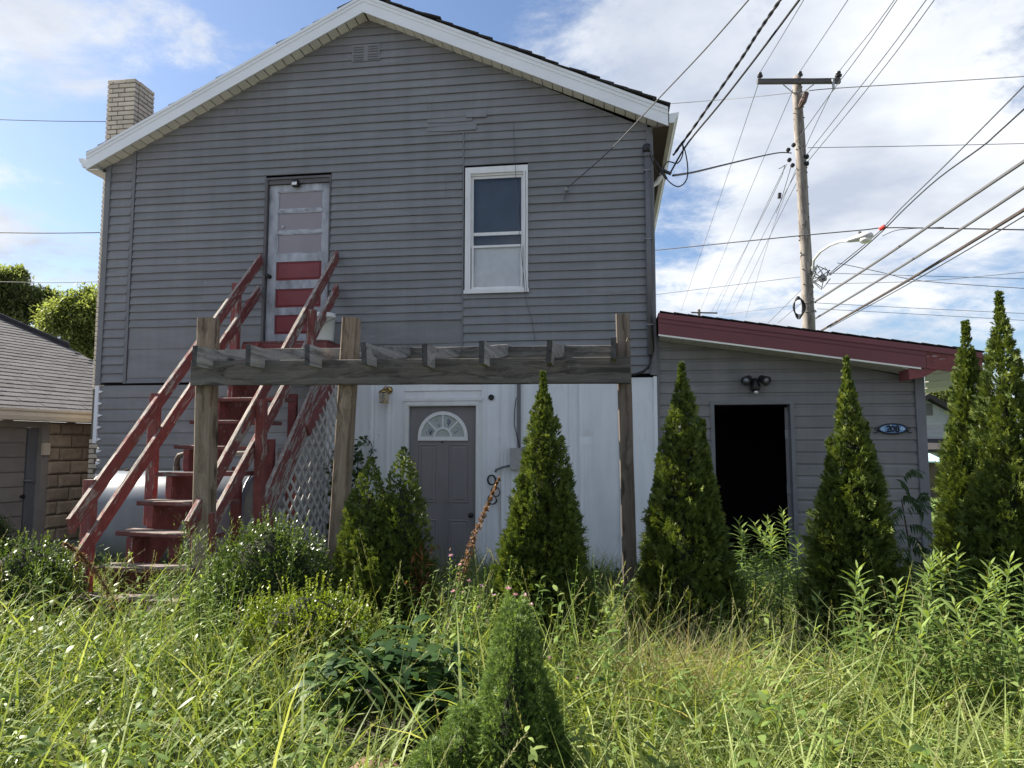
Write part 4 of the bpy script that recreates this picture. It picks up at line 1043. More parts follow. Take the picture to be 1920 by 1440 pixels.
# number plate
k = at(1673, 804, ye-.03)
npl = thing('house_number_sign', (k.x, ye-.03, k.z), 'oval blue house number plaque reading 208 on the grey extension', 'sign')
A_, B_ = .158, .058; yy = ye-.045
def oval(a, c, n=32): return [(k.x+a*math.cos(2*math.pi*i/n), k.z+c*math.sin(2*math.pi*i/n)) for i in range(n)]
b = MB().prism(oval(A_, B_), 1, yy-.0, yy+.012); b.build('plaque', simple('blue_glazed_plaque', (.115, .25, .50), .3, .35, 12, obj=0, dirt=(.30, .48, .66), dirt_at=.58), npl)
pts = [(x, yy-.004, z) for x, z in oval(A_, B_, 40)]; b = MB().tube(pts+pts[:2], .008, 6); b.build('rim', BLACK, npl, True)
b = MB()
for s_ in (-1, 1):
    pts = []
    for i in range(16): a = i/15*5.2; r_ = .022*(1-.5*i/15); pts.append((k.x+s_*(A_+.02+r_*math.cos(a)), yy, k.z-.002*s_*0+r_*math.sin(a)-.008))
    b.tube(pts, .006, 6)
    b.tube([(k.x+s_*(A_-.01), yy, k.z-.02), (k.x+s_*(A_+.015), yy, k.z-.042), (k.x+s_*(A_+.045), yy, k.z-.05), (k.x+s_*(A_+.06), yy, k.z-.042)], .006, 6)
b.build('scroll', BLACK, npl, True)
def stroke(pts, nm='digit'):
    b = MB().tube([(k.x+x, yy-.006, k.z+z) for x, z in pts], .0085, 6); b.build(nm, BLACK, npl)
def arcp(cx, cz, rx, rz_, a0, a1, n=14): return [(cx+rx*math.cos(a0+(a1-a0)*i/n), cz+rz_*math.sin(a0+(a1-a0)*i/n)) for i in range(n+1)]
stroke(arcp(-.050, .016, .019, .017, 2.9, -.6, 10)+[(-.052, -.012), (-.070, -.032), (-.026, -.032)])
stroke(arcp(.0, .0, .021, .030, 0, 6.283, 18))
stroke(arcp(.052, .016, .015, .016, -1.57, 4.71, 14)+arcp(.052, -.017, .018, .018, 1.57, -4.71, 16))
b = MB()
for (x, z) in ((-.115, .012), (-.10, -.014), (-.125, -.006), (.100, .016), (.120, .006), (.112, -.014), (.094, -.004), (.128, -.004), (-.02, .046)):
    b.lathe([(.010, 0), (.009, .003), (0, .004)], (k.x+x, yy-.0, k.z+z), (0,-1,0), 8)
b.build('painted_flower', simple('pale_blue_flower', (.42, .58, .68), .4, obj=0), npl)
# ------------------------------------------------------------------ neighbour's garage on the left
gA = atw(0, 786, 9.9); gB = atz(178, 793, gA.z)
gu = (gB-gA); gu.z = 0; gu.normalize(); gn = Vector((-gu.y, gu.x, 0))
if gn.y < 0: gn = -gn
gar = thing('garage', gA+gn*.3+Vector((0,0,-gA.z)), 'neighbouring garage of tan rock faced blocks with a grey shingle roof and taupe door', 'garage')
wallp = gA+gn*.28
def wall_s(px, py, off=0.0):
    r = ray(px, py); o = wallp+gn*off; t = (o-CAM).dot(gn)/r.dot(gn); p = CAM+r*t; return (p-wallp).dot(gu), p.z
def GP(s, o, z): p = wallp+gu*s+gn*o; return Vector((p.x, p.y, z))
gz = gA.z
def gbox(nm, s0, s1, o0, o1, z0, z1, mat, pa=None):
    b = MB().hexa([GP(s0,o0,z0), GP(s1,o0,z0), GP(s1,o1,z0), GP(s0,o1,z0), GP(s0,o0,z1), GP(s1,o0,z1), GP(s1,o1,z1), GP(s0,o1,z1)])
    return b.build(nm, mat, pa or gar)
s_door1, _ = wall_s(72, 900); s_end = wall_s(178, 900)[0]+1.6; s_start = -3.2
s_trim = wall_s(86, 900)[0]
gbox('wall_core', s_trim+.0, s_end-.02, .03, .25, 0, gz, MORTAR)
gbox('foundation', s_start, s_end, -.015, .25, -.02, .13, CONC)
gbox('gable_wall', s_start, s_door1-2.4, .0, .25, .14, gz, BLOCKM)
gbox('door_jamb', s_door1+.01, s_trim-.002, -.02, .22, .13, gz-.0, GDOOR)
gbox('door_header', s_door1-2.39, s_door1+.008, .0, .22, gz-.09, gz, GDOOR)
gd = gbox('garage_door', s_door1-2.38, s_door1-.15, .10, .14, .13, gz-.092, GDOOR)
gbox('side_stile', s_door1-.145, s_door1+.005, .07, .13, .13, gz-.095, TRIM)
for i in range(8):
    z0 = .135+i*(gz-.24)/8
    gbox('door_panel', s_door1-2.36, s_door1-.17, .075, .099, z0+.008, z0+(gz-.24)/8-.008, GDOOR, gd)
s_l, z_l = wall_s(52, 902); b = MB().tube([GP(s_l-.02, .07, z_l), GP(s_l+.12, .05, z_l+.004)], .016, 6).lathe([(.03, 0), (.03, .03), (0, .034)], GP(s_l+.12, .07, z_l), tuple(-gn), 10); b.build('hasp', GALV, gd)
s_l, z_l = wall_s(46, 931); b = MB().lathe([(.02, 0), (.012, .02), (.03, .04), (.03, .06), (0, .07)], GP(s_l, .075, z_l), tuple(-gn), 10); b.build('door_knob', BLACK, gd)
s_l, z_l = wall_s(81, 842); gbox('switch_box', s_l-.05, s_l+.06, -.07, -.021, z_l-.09, z_l+.09, CREAM)
cz = .135; ci = 0; bhh = .203
while cz < gz-.05:
    h = min(bhh, gz-.01-cz); s = s_trim+.004-(.0 if ci % 2 else .2); first = True
    while s < s_end-.05:
        e = min(s+.40, s_end); a = max(s, s_trim+.004); j = .010
        if e-a > .06:
            V = []; d1 = .030+random.uniform(-.006, .008); k_ = .035
            for (o, kk) in ((.035, 0), (-.0, 0), (-d1, k_)):
                for (x, z) in ((a+j/2+kk, cz+j/2+kk*.8), (e-j/2-kk, cz+j/2+kk*.8), (e-j/2-kk, cz+h-j/2-kk*.8), (a+j/2+kk, cz+h-j/2-kk*.8)):
                    V.append(GP(x, o+random.uniform(-.004, .004), z))
            fs = [(8,9,10,11), (3,2,1,0)]+[(r_*4+i, r_*4+(i+1) % 4, r_*4+4+(i+1) % 4, r_*4+4+i) for r_ in range(2) for i in range(4)]
            mk('block', V, fs, BLOCKM, gar)
        s += .40
    cz += bhh; ci += 1
# gutter
b = MB(); G = [(-.40, gz+.0), (-.36, gz-.005), (-.33, gz-.0), (-.28, gz+.0), (-.28, gz+.15), (-.42, gz+.16), (-.42, gz+.13), (-.40, gz+.11), (-.41, gz+.06)]
n = len(G); V = [GP(s_start, o, z) for o, z in G]+[GP(s_end, o, z) for o, z in G]
b.add(V, [tuple(range(n)), tuple(range(n, 2*n))[::-1]]+[(i, (i+1) % n, n+(i+1) % n, n+i) for i in range(n)]); b.build('gutter', CREAM, gar)
gbox('eave_board', s_start, s_end, -.27, .05, gz+.005, gz+.03, CREAM)
# roof plane and its hip
rs = .46; ro = GP(0, -.33, gz+.14); rup = (gn+Vector((0,0,rs))).normalized(); rn = (Vector((0,0,1))-gn*rs).normalized()
def roof_st(px, py):
    r = ray(px, py); t = (ro-CAM).dot(rn)/r.dot(rn); p = CAM+r*t; return (p-ro).dot(gu), (p-ro).dot(rup)
h0 = roof_st(0, 596); h1 = roof_st(178, 673)
hs = (h1[1]-h0[1])/(h1[0]-h0[0])
def hip(s): return h0[1]+(s-h0[0])*hs
def RPt(s, t, o=0): return ro+gu*s+rup*t+rn*o
sL, sR = h0[0]-1.2, s_end+.3
if hip(sR) < .2: sR = h0[0]+(.2-h0[1])/hs
b = MB().slab([RPt(sL, 0), RPt(sR, 0), RPt(sR, hip(sR)), RPt(sL, hip(sL))], -rn*.03); groof = b.build('roof', SHING, gar)
# other side of the hip, hidden from here
b = MB(); q0, q1 = RPt(sL, hip(sL)), RPt(sR, hip(sR)); back = gn*3-Vector((0,0,1.3))
b.slab([q0, q1, q1+back, q0+back], (0, 0, -.03)); b.build('back_roof', SHING, gar)
ex = .18; tw = .36; SV = MB(); me_t = None; nt_ = 0; row = 0; t = -.03
while t < max(hip(sL), hip(sR)):
    s = roof_st(-12, 780)[0]-.2-(row % 2)*tw*.5-random.uniform(0, .08)
    while s < roof_st(182, 700)[0]+.2:
        if t+ex*.5 < hip(s):
            if me_t is None:
                me_t = bpy.data.meshes.new('shingle'); w2 = tw/2-.004
                me_t.from_pydata([(-w2,0,.004),(w2,0,.004),(w2,ex*1.15,.0005),(-w2,ex*1.15,.0005),(-w2,0,.013),(w2,0,.013),(w2,ex*1.15,.003),(-w2,ex*1.15,.003)], [], [(0,3,2,1),(4,5,6,7),(0,1,5,4),(1,2,6,5),(2,3,7,6),(3,0,4,7)])
                me_t.materials.append(SHING)
            M = Matrix((gu, rup, rn)).transposed().to_4x4(); M.translation = RPt(s+tw/2, t+random.uniform(-.004, .004), random.uniform(0, .003))
            nt_ += 1
            if nt_ <= 300: mesh_obj('shingle', me_t, None, groof, M)
            else: SV.add([M @ v.co for v in me_t.vertices], [tuple(q.vertices) for q in me_t.polygons])
        s += tw
    t += ex; row += 1
print('shingles', nt_)
if SV.v: SV.build('shingles', SHING, groof)['kind'] = 'stuff'
board('hip_cap', RPt(sL, hip(sL), .012), RPt(sR, hip(sR), .012), .22, .02, SHING, gar, tuple(gn), .003)

# ------------------------------------------------------------------ far side of the lot, on the right
fh = thing('far_house', atw(1700, 930, 31)*1.0, 'distant grey sided house with a dark gable roof seen past the extension', 'house')
pk = atw(1737, 748, 31); Yh = pk.y; e1 = at(1830, 800, Yh); zb = 0
b = MB().prism([(pk.x-2.3, 0), (e1.x, 0), (e1.x, e1.z), (pk.x, pk.z-.05), (pk.x-2.3, e1.z)], 1, Yh, Yh+8); b.build('wall', FARS, fh)
zq = at(1760, 826, Yh).z; z = zq
while z < pk.z-.3:
    hw = (pk.z-z-.2)/(pk.z-e1.z)*(e1.x-pk.x); hw = min(hw, e1.x-pk.x)
    b = MB().hexa([(pk.x-hw, Yh-.03, z), (pk.x+hw, Yh-.03, z), (pk.x+hw, Yh-.002, z), (pk.x-hw, Yh-.002, z), (pk.x-hw, Yh-.012, z+.16), (pk.x+hw, Yh-.012, z+.16), (pk.x+hw, Yh-.002, z+.16), (pk.x-hw, Yh-.002, z+.16)]); b.build('siding_board', FARS, fh); z += .16
for s_ in (-1, 1):
    ex_ = pk.x+s_*(e1.x-pk.x)*1.12; ez = pk.z-(pk.z-e1.z)*1.12
    b = MB().slab([(pk.x, Yh-.35, pk.z), (ex_, Yh-.35, ez), (ex_, Yh+8, ez), (pk.x, Yh+8, pk.z)], (0, 0, .22)); b.build('roof', SHINGD, fh)
vp = at(1741, 768, Yh); b = MB().box((vp.x-.15, Yh-.05, vp.z-.25), (vp.x+.15, Yh-.03, vp.z+.25)); b.build('gable_vent', DARKF, fh)
za, zb_ = at(1760, 828, Yh).z, at(1760, 848, Yh-1.6).z
b = MB().slab([(pk.x-2.4, Yh-.03, za), (e1.x+.3, Yh-.03, za), (e1.x+.3, Yh-1.7, zb_), (pk.x-2.4, Yh-1.7, zb_)], (0, 0, .12)); b.build('porch_roof', SHINGD, fh)
for px in (1752, 1776, 1792): p = at(px, 860, Yh-1.5); b = MB().box((p.x-.08, Yh-1.58, 0), (p.x+.08, Yh-1.42, zb_-.01)); b.build('porch_post', FARS, fh)
b = MB().box((pk.x-.2, Yh-.04, .6), (e1.x-.6, Yh-.02, zb_-.4)); b.build('porch_window', DARKF, fh)
sh = thing('shed', atw(1750, 931, 23), 'brown shed with a pale blue metal roof beyond the lawn', 'shed')
Ys = atw(1760, 931, 22.5).y; sa, sb = at(1738, 868, Ys).x, at(1767, 868, Ys).x; st = at(1750, 866, Ys).z
b = MB().box((sa-1.6, Ys, -.02), (sb, Ys+1.8, st-.03)); b.build('wall', BROWN, sh)
ro1, ro2 = at(1742, 838, Ys+.9), at(1776, 864, Ys-.15)
n = 7
for i in range(n):
    a = sa-1.6+(ro2.x-sa+1.6)*i/n; c = sa-1.6+(ro2.x-sa+1.6)*(i+1)/n
    za_ = ro1.z+.12-(i/n)*.0; top = ro1.z-.28*max(0, (i+.5)/n-.55)*2
    b = MB().hexa([(a, Ys-.18, st-.02), (c, Ys-.18, st-.02), (c-.0, Ys+1.0, top-.03), (a, Ys+1.0, top-.03), (a, Ys-.18, st+.02), (c-.03, Ys-.18, st+.02), (c-.03, Ys+1.0, top+.01), (a, Ys+1.0, top+.01)]); b.build('roof_panel', TEAL, sh)
fnc = thing('fence', atw(1785, 925, 24.5), 'new tan board fence beside the brown shed', 'fence')
Yf = atw(1785, 925, 24).y; f0, f1 = at(1772, 890, Yf).x, at(1860, 890, Yf).x; ft = at(1785, 874, Yf).z
n = 10
for i in range(n):
    a = f0+(f1-f0)*i/n; c = f0+(f1-f0)*(i+1)/n-.012
    b = MB().box((a, Yf, .05), (c, Yf+.02, ft+random.uniform(-.015, .015))); b.build('fence_board', TAN, fnc)
b = MB().box((f0-.10, Yf-.06, 0), (f0-.02, Yf+.03, ft+.05)); b.build('fence_post', GALV, fnc)

# ------------------------------------------------------------------ utility pole, lamp, cables
PW = 19.0
pt = atw(1494, 143, PW); pb = atw(1516.5, 606, PW); pd = (pb-pt).normalized(); pbase = pt+pd*((pt.z+.02)/-pd.z)
pole = thing('utility_pole', (pbase.x, pbase.y, 0), 'tall weathered wooden utility pole leaning behind the extension roof', 'utility pole')
b = MB(); pts = []; rr = []
for i in range(26):
    f = i/25; p = pbase+(pt-pbase)*f; p = p+Vector((random.uniform(-1, 1)*.012, random.uniform(-1, 1)*.012, 0)); pts.append(p); rr.append((.185-.062*f)*(1+random.uniform(-.03, .03)))
rr[-1] *= .75; b.tube(pts, rr, 12)
V0 = [tuple(v) for v in b.v]; o = b.build('shaft', POLEW, pole, True)
# turn so that the grain (local X) runs up the pole
M = o.matrix_basis.copy(); Rm = Matrix.Rotation(-math.pi/2, 4, 'Y')
o.data.transform(Rm.inverted()); o.matrix_basis = M @ Rm; WM[o.name] = o.matrix_basis.copy()
# scars and bolts
b = MB()
for i in range(46):
    f = random.uniform(.45, .98); p = pbase+(pt-pbase)*f; r_ = .185-.062*f; a = random.uniform(math.pi, 2*math.pi)
    q = p+Vector((math.cos(a)*r_, math.sin(a)*r_, 0)); b.lathe([(.02, -.012), (.018, .012), (0, .02)], q, (math.cos(a), math.sin(a), 0), 6)
b.build('bolts', DARKF, pole)['kind'] = 'stuff'
axl, axr = atw(1420, 153, PW-.2), atw(1575, 152, PW-.2)
board('crossarm', axl, axr, .125, .10, ARMW, pole, (0,0,1), .008)
def stick(nm, pa, pts, r, mat, n=6): return MB().tube(pts, r, n).build(nm, mat, pa)
stick('brace', pole, [atw(1468, 158, PW-.25), atw(1492, 178, PW-.2)], .014, GALV); stick('brace', pole, [atw(1526, 158, PW-.25), atw(1500, 178, PW-.2)], .014, GALV)
def insul(px, py, w=PW-.2, s=1.0, nm='insulator'):
    p = atw(px, py, w); return MB().lathe([(.02*s, -.12*s), (.02*s, -.04*s), (.07*s, -.035*s), (.075*s, 0), (.04*s, .01*s), (.055*s, .045*s), (.05*s, .075*s), (0, .08*s)], p, (0,0,1), 10).build(nm, BLACK, pole)
insul(1425, 142); insul(1500, 140, PW-.05); insul(1572, 141, PW-.2, 1.2)
stick('cutout', pole, [atw(1512, 174, PW-.3), atw(1506, 190, PW-.3), atw(1500, 200, PW-.15)], [.07, .085, .06], BROWN, 8)
stick('arrester', pole, [atw(1562, 148, PW-.3), atw(1563, 168, PW-.3)], .035, GALV, 8)
for px, py in ((1511, 294), (1511, 307)): p = atw(px, py, PW-.1); MB().lathe([(.05, -.07), (.07, -.03), (.05, 0), (.07, .03), (.05, .07)], p, (1,0,0), 10).build('spool_insulator', BLACK, pole)
for px, py in ((1488, 272), (1478, 281), (1480, 300), (1486, 310)): p = atw(px, py, PW-.2); MB().lathe([(.02, -.06), (.055, -.03), (.055, .03), (.02, .06)], p, (.5,.4,.7), 8).build('clamp', BLACK, pole)
b = MB()
for i in range(12):
    a0 = atw(1524+random.uniform(-2, 2), 512+random.uniform(0, 20), PW-.2); a1 = atw(1545+random.uniform(-4, 12), 515+random.uniform(-10, 12), PW-.5); m_ = (a0+a1)/2+Vector((random.uniform(-.1, .1), -.1, random.uniform(-.3, .25)))
    b.tube([a0, a0.lerp(m_, .6), m_, a1.lerp(m_, .5), a1], .012, 5)
b.build('wire_tangle', WIREG, pole)
stick('splice_box', pole, [atw(1538, 524, PW-.4), atw(1547, 520, PW-.4)], .09, GALV, 8)
pc = atw(1497, 577, PW-.25); b = MB()
for j in range(4): b.tube([(pc.x+.10*(1+j*.18)*math.cos(i*.449), pc.y-.03*j, pc.z+.30*(1-j*.1)*math.sin(i*.449)) for i in range(15)], .016, 5)
b.build('cable_loop', CABLE, pole)
for py in (513, 568, 585): p = atw(1517, py, PW); b = MB().tube([p+Vector((.17*math.cos(i*.3927), .17*math.sin(i*.3927), .02*math.sin(i))) for i in range(17)], .014, 5); b.build('band', DARKF, pole)
lamp = thing('street_lamp', atw(1526, 500, PW-.2), 'pale cobra head street lamp on a curved arm fixed to the utility pole', 'street lamp')
stick('arm', lamp, [atw(1524, 507, PW-.2), atw(1526, 487, PW-.4), atw(1538, 472, PW-.9), atw(1556, 460, PW-1.3), atw(1575, 453, PW-1.6), atw(1592, 451, PW-1.9)], .032, LAMPG, 8)
h0_, h1_ = atw(1587, 452, PW-1.9), atw(1638, 440, PW-2.3); hd = (h1_-h0_); hl = hd.length
b = MB().lathe([(.05, 0), (.085, hl*.12), (.12, hl*.4), (.15, hl*.6), (.155, hl*.8), (.10, hl*.95), (0, hl)], h0_, tuple(hd), 14)
b.v = [Vector((v.x, v.y, (h0_.z+(v-h0_).dot(hd)/hd.dot(hd)*hd.z)+(v.z-(h0_.z+(v-h0_).dot(hd)/hd.dot(hd)*hd.z))*.62)) for v in b.v]; b.build('head', LAMPG, lamp, True)
c = h0_.lerp(h1_, .70)+Vector((0, 0, -.06)); b = MB().lathe([(.14, 0), (.135, .04), (.10, .08), (0, .10)], c, (0,0,-1), 14); b.build('lens', LENS, lamp, True)
stick('photocell', lamp, [h0_.lerp(h1_, .5)+Vector((0,0,.08)), h0_.lerp(h1_, .5)+Vector((0,0,.15))], .04, CONDU, 8)
stick('clamp', lamp, [atw(1522, 500, PW-.15), atw(1529, 505, PW-.2)], .06, LAMPG, 8)

def smooth(pts, k=3):
    P = [Vector(p) for p in pts]
    if len(P) < 3: return P
    out = []
    for i in range(len(P)-1):
        p0, p1, p2, p3 = P[max(i-1, 0)], P[i], P[i+1], P[min(i+2, len(P)-1)]
        for j in range(k):
            t = j/k; out.append(.5*((2*p1)+(p2-p0)*t+(2*p0-5*p1+4*p2-p3)*t*t+(3*p1-p0-3*p2+p3)*t**3))
    return out+[P[-1]]
def cable(label, pts, r, mat=WIREG, group=None, name='cable', twist=False):
    P = smooth([atw(*p) for p in pts], 4); b = MB()
    out = lambda p: p[0] >= 1915 or p[0] <= 0 or p[1] <= 0          # lines that leave the photo go on to their next pole
    if out(pts[-1]): d = (P[-1]-P[-2]).normalized(); P += [P[-1]+d*6+Vector((0,0,-.05)), P[-1]+d*16+Vector((0,0,.1))]
    if out(pts[0]): d = (P[0]-P[1]).normalized(); P = [P[0]+d*16+Vector((0,0,.1)), P[0]+d*6+Vector((0,0,-.05))]+P
    if twist:
        for s_ in (0, math.pi):
            q = []
            for i in range(len(P)-1):
                for j in range(5):
                    f = (i*5+j); a = f*.55+s_; q.append(P[i].lerp(P[i+1], j/5)+RT*math.cos(a)*r*.5+UP*math.sin(a)*r*.5)
            b.tube(q, r*.75, 6)
    else: b.tube(P, r, 6)
    o = b.build(name, mat); tag(o, label, 'cable', group); return o
cable('thick black twisted service cable rising from the house corner, left of its close pair', [(1263,290,9.0),(1300,240,8.6),(1345,175,8.1),(1390,110,7.4),(1425,55,6.8),(1464,-2,6.2),(1500,-60,5.6)], .014, CABLE, twist=True)
cable('plain black cable rising from the house corner, right of its close pair', [(1258,322,9.0),(1290,268,8.7),(1350,195,8.0),(1420,105,7.1),(1500,-2,6.2),(1545,-60,5.6)], .011, CABLE)
cable('steel guy wire running from the hook on the grey wall up across the roof edge', [(1064,352,9.15),(1140,285,8.4),(1230,190,7.5),(1320,95,6.6),(1405,-2,5.8),(1450,-55,5.4)], .007, WIREG)
cable('drooping loop of black cable hanging from the service cables at the house corner', [(1262,292,9.0),(1278,270,9.0),(1288,300,9.0),(1288,335,9.0),(1272,350,9.0),(1252,338,9.0),(1236,312,9.1),(1222,290,9.1)], .008, CABLE)
cable('short inner loop of black cable at the house corner beside the gutter', [(1280,268,9.0),(1280,290,9.0),(1270,306,9.05),(1250,304,9.1),(1236,330,9.2),(1218,288,9.1)], .008, CABLE)
b = MB().tube([atw(1240, 318, 9.1), atw(1258, 326, 9.05)], .022, 8).tube([atw(1240,320,9.08), atw(1250,336,9.08)], .018, 8); tag(b.build('cable_splice', BLACK), 'fat black splice sleeves where the service cables meet by the weatherhead', 'splice')
cable('dark service drop sagging from the house corner to the utility pole', [(1262,329,9.6),(1300,323,11),(1350,311,13),(1400,299,15.5),(1440,290,17.5),(1465,286,18.6),(1484,287,18.8)], .016, CABLE)
cable('wire leaving the left insulator of the crossarm towards the top of the photo', [(1425,136,18.8),(1465,70,15.5),(1508,-2,12.5),(1530,-40,11)], .008)
cable('wire leaving the pole top insulator towards the top of the photo', [(1500,134,18.9),(1545,67,15.5),(1591,-2,12.5),(1615,-40,11)], .008)
cable('wire leaving the right insulator of the crossarm past small clamps', [(1573,134,18.8),(1600,100,17),(1640,50,14.5),(1678,-2,12.5),(1700,-40,11)], .009)
cable('wire rising from below the crossarm close along the right insulator wire', [(1492,267,18.7),(1560,172,17),(1615,98,15.5),(1683,-2,13),(1708,-40,12)], .009)
cable('upper wire of the pair rising from the spool insulators', [(1512,291,18.9),(1590,192,16.5),(1664,98,14.3),(1738,-2,12.2),(1765,-40,11.5)], .009)
cable('lower wire of the pair rising from the spool insulators', [(1512,306,18.9),(1600,199,16.5),(1679,99,14.3),(1753,-2,12.2),(1780,-40,11.5)], .009)
cable('long thin line crossing just below the crossarm from the gable to the right', [(1225,197,26),(1400,183,23),(1500,172,18.6),(1560,166,18.4),(1720,156,17),(1925,143,15)], .011)
cable('level wire running right from the pole at the spool insulators', [(1514,277,19),(1700,274,18),(1925,269,16.5)], .008)
cable('dark line crossing behind the street lamp head', [(1205,472,26),(1243,468,24),(1400,452,20),(1510,441,18.6),(1620,431,17.4),(1660,427,17),(1760,428,16),(1925,431,15)], .014, CABLE)
cable('thin line sagging just under the lamp crossing line', [(1654,443,17),(1680,432,16.8),(1720,428,16.6),(1770,426,16.4)], .008)
cable('spiral wrapped cable from the pole tangle past the lamp and up to the right edge', [(1545,522,18.6),(1580,492,18),(1612,466,17.4),(1640,442,16.8),(1657,426,16.4),(1690,390,15.5),(1760,322,13.5),(1850,232,11.5),(1925,156,10)], .012, WIREG)
cable('smooth dark cable just below the spiral wrapped cable', [(1556,516,18.5),(1610,473,17.5),(1655,433,16.5),(1700,388,15.5),(1760,334,14),(1840,276,12),(1870,250,11.4),(1925,200,10.2)], .014, CABLE)
b = MB().tube([atw(1650, 430, 16.5), atw(1659, 424, 16.4)], .045, 8); tag(b.build('cable_marker', REDT), 'small red marker sleeve on the cable right of the street lamp', 'marker')
cable('topmost of the three thick cables rising to the right edge', [(1529,565,18.8),(1660,480,15),(1790,390,12),(1925,299,9.6)], .028, CONDU)
cable('middle of the three thick cables rising to the right edge', [(1529,597,18.8),(1660,518,15),(1790,437,12),(1925,348,9.6)], .024, CONDU)
cable('lowest of the three thick cables, rusty towards the right edge', [(1530,626,19.6),(1557,610,18.8),(1690,533,15),(1810,461,12),(1925,390,9.6)], .028, RUSTC)
cable('thin black cable slung under the lowest thick cable', [(1556,614,18.7),(1690,540,15),(1810,471,12),(1925,402,9.6)], .009, CABLE)
GD = 'wires running away to the distant pole'
for nm_, pts in zip(('leftmost wire running down from the crossarm end to the far pole', 'second wire from the left running from the pole top to the far pole', 'wire running to the far pole from just left of the clamps', 'wire running to the far pole from the dark clamps themselves', 'wire to the far pole starting just under the clamps', 'lowest starting wire of the bundle to the far pole', 'wire from the right crossarm end passing behind the pole to the right of the bundle', 'short slack wire carrying the small black cylinder'), ([(1421,160,18.8),(1350,370,32),(1277,583,62)], [(1487,168,18.8),(1400,372,32),(1314,580,62)], [(1460,316,19.2),(1440,385,24),(1333,587,62)], [(1475,308,19.2),(1425,410,28),(1342,587,62)],
            [(1493,323,19.2),(1430,443,30),(1357,589,62)], [(1495,340,19.2),(1440,450,30),(1372,592,62)], [(1562,166,18.8),(1500,300,24),(1445,440,36),(1398,596,62)], [(1484,310,19),(1466,370,22),(1455,400,25)])):
    cable(nm_, pts, .009, WIREG, GD)
b = MB().tube([atw(1462, 362, 22), atw(1461, 372, 22)], .055, 8); tag(b.build('wire_weight', BLACK), 'small black cylinder hanging on a wire left of the utility pole', 'weight')
GL = 'low thin lines crossing the sky behind the pole'
for nm_, pts in zip(('thin line from the house wall to the pole, just above the pale low clouds', 'uppermost level line right of the pole under the lamp', 'line falling to the right across the other low lines', 'line under the tangle that rises towards the right edge', 'upper of two lines ending behind the tall conifer', 'lower of two lines ending behind the tall conifer', 'short line left of the pole foot nearly level above the roof', 'upper of two steep short lines left of the pole foot', 'lower of two steep short lines left of the pole foot'), ([(1200,556,30),(1501,519,26)], [(1549,512,22),(1925,523,22)], [(1570,493,18),(1650,510,18),(1730,527,18),(1925,541,18)], [(1549,532,24),(1730,527,22),(1925,510,20)],
            [(1532,568,24),(1700,577,24),(1925,588,24)], [(1532,579,25),(1700,588,25),(1925,601,25)], [(1357,590,40),(1501,571,30)], [(1440,606,24),(1501,545,20)], [(1458,606,24),(1505,566,20)])):
    cable(nm_, pts, .008, WIREG, GL)
cable('thin line crossing the sky beside the chimney', [(-10,224,20),(100,227,20),(215,228,20)], .010)
cable('dark line crossing the sky left of the house below the eave', [(-10,436,18),(90,437,18),(195,436,18)], .012, CABLE)
cable('low line crossing in front of the trees left of the house', [(-10,528,22),(90,530,22),(200,528,22)], .009)
dp = atw(1311, 600, 62); dpole = thing('distant_pole', (dp.x, dp.y, 0), 'tiny far utility pole top showing just above the maroon roof edge', 'utility pole')
b = MB().tube([(dp.x, dp.y, 0), (dp.x, dp.y, atw(1311, 580, 62).z)], [.16, .12], 8); b.build('shaft', POLEW, dpole)
b = MB().tube([atw(1296, 586, 62), atw(1345, 587, 62)], .08, 4); b.build('crossarm', ARMW, dpole)
# ------------------------------------------------------------------ vegetation
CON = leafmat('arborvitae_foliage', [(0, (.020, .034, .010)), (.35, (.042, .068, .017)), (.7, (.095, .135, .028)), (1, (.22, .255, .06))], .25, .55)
SPR = leafmat('spruce_needles', [(0, (.06, .10, .028)), (.5, (.14, .225, .06)), (1, (.32, .43, .13))], .40, .5)
BOX = leafmat('boxwood_leaves', [(0, (.035, .065, .015)), (.5, (.07, .115, .026)), (1, (.14, .19, .045))], .35, .38, .35)
BOXY = leafmat('yellow_green_leaves', [(0, (.08, .12, .018)), (.5, (.15, .21, .028)), (1, (.26, .31, .05))], .42, .35, .4)
WEED = leafmat('weed_leaves', [(0, (.05, .095, .025)), (.5, (.13, .205, .05)), (1, (.33, .41, .14))], .42, .45)
GRASS = leafmat('grass_blades', [(0, (.055, .09, .022)), (.4, (.19, .25, .068)), (.8, (.35, .41, .16)), (.95, (.44, .43, .23)), (1, (.48, .42, .27))], .42, .55, .3)
SEED = leafmat('seed_heads', [(0, (.14, .17, .06)), (.6, (.26, .26, .11)), (1, (.38, .33, .18))], .40, .6)
DRY = leafmat('dry_stalks', [(0, (.28, .25, .12)), (.5, (.44, .38, .21)), (1, (.56, .47, .32))], .35, .6)
DOCK = leafmat('dock_seeds', [(0, (.12, .055, .03)), (.5, (.22, .11, .05)), (1, (.34, .20, .10))], .25, .7)
DEAD = leafmat('dead_foliage', [(0, (.10, .03, .015)), (1, (.22, .08, .035))], .25, .6)
PEON = leafmat('peony_leaves', [(0, (.018, .045, .016)), (.6, (.03, .07, .02)), (1, (.06, .11, .03))], .22, .48, .25)
PINK = leafmat('pink_petals', [(0, (.50, .25, .45)), (1, (.75, .50, .66))], .3, .6)
TREEL = leafmat('tree_leaves', [(0, (.11, .14, .055)), (.5, (.20, .25, .10)), (1, (.32, .37, .17))], .6, .5)
TREED = leafmat('dark_tree_leaves', [(0, (.09, .115, .055)), (.5, (.15, .185, .09)), (1, (.22, .26, .13))], .6, .5)
VINE = leafmat('vine_leaves', [(0, (.02, .045, .016)), (.6, (.045, .08, .02)), (1, (.10, .15, .04))], .35, .4)
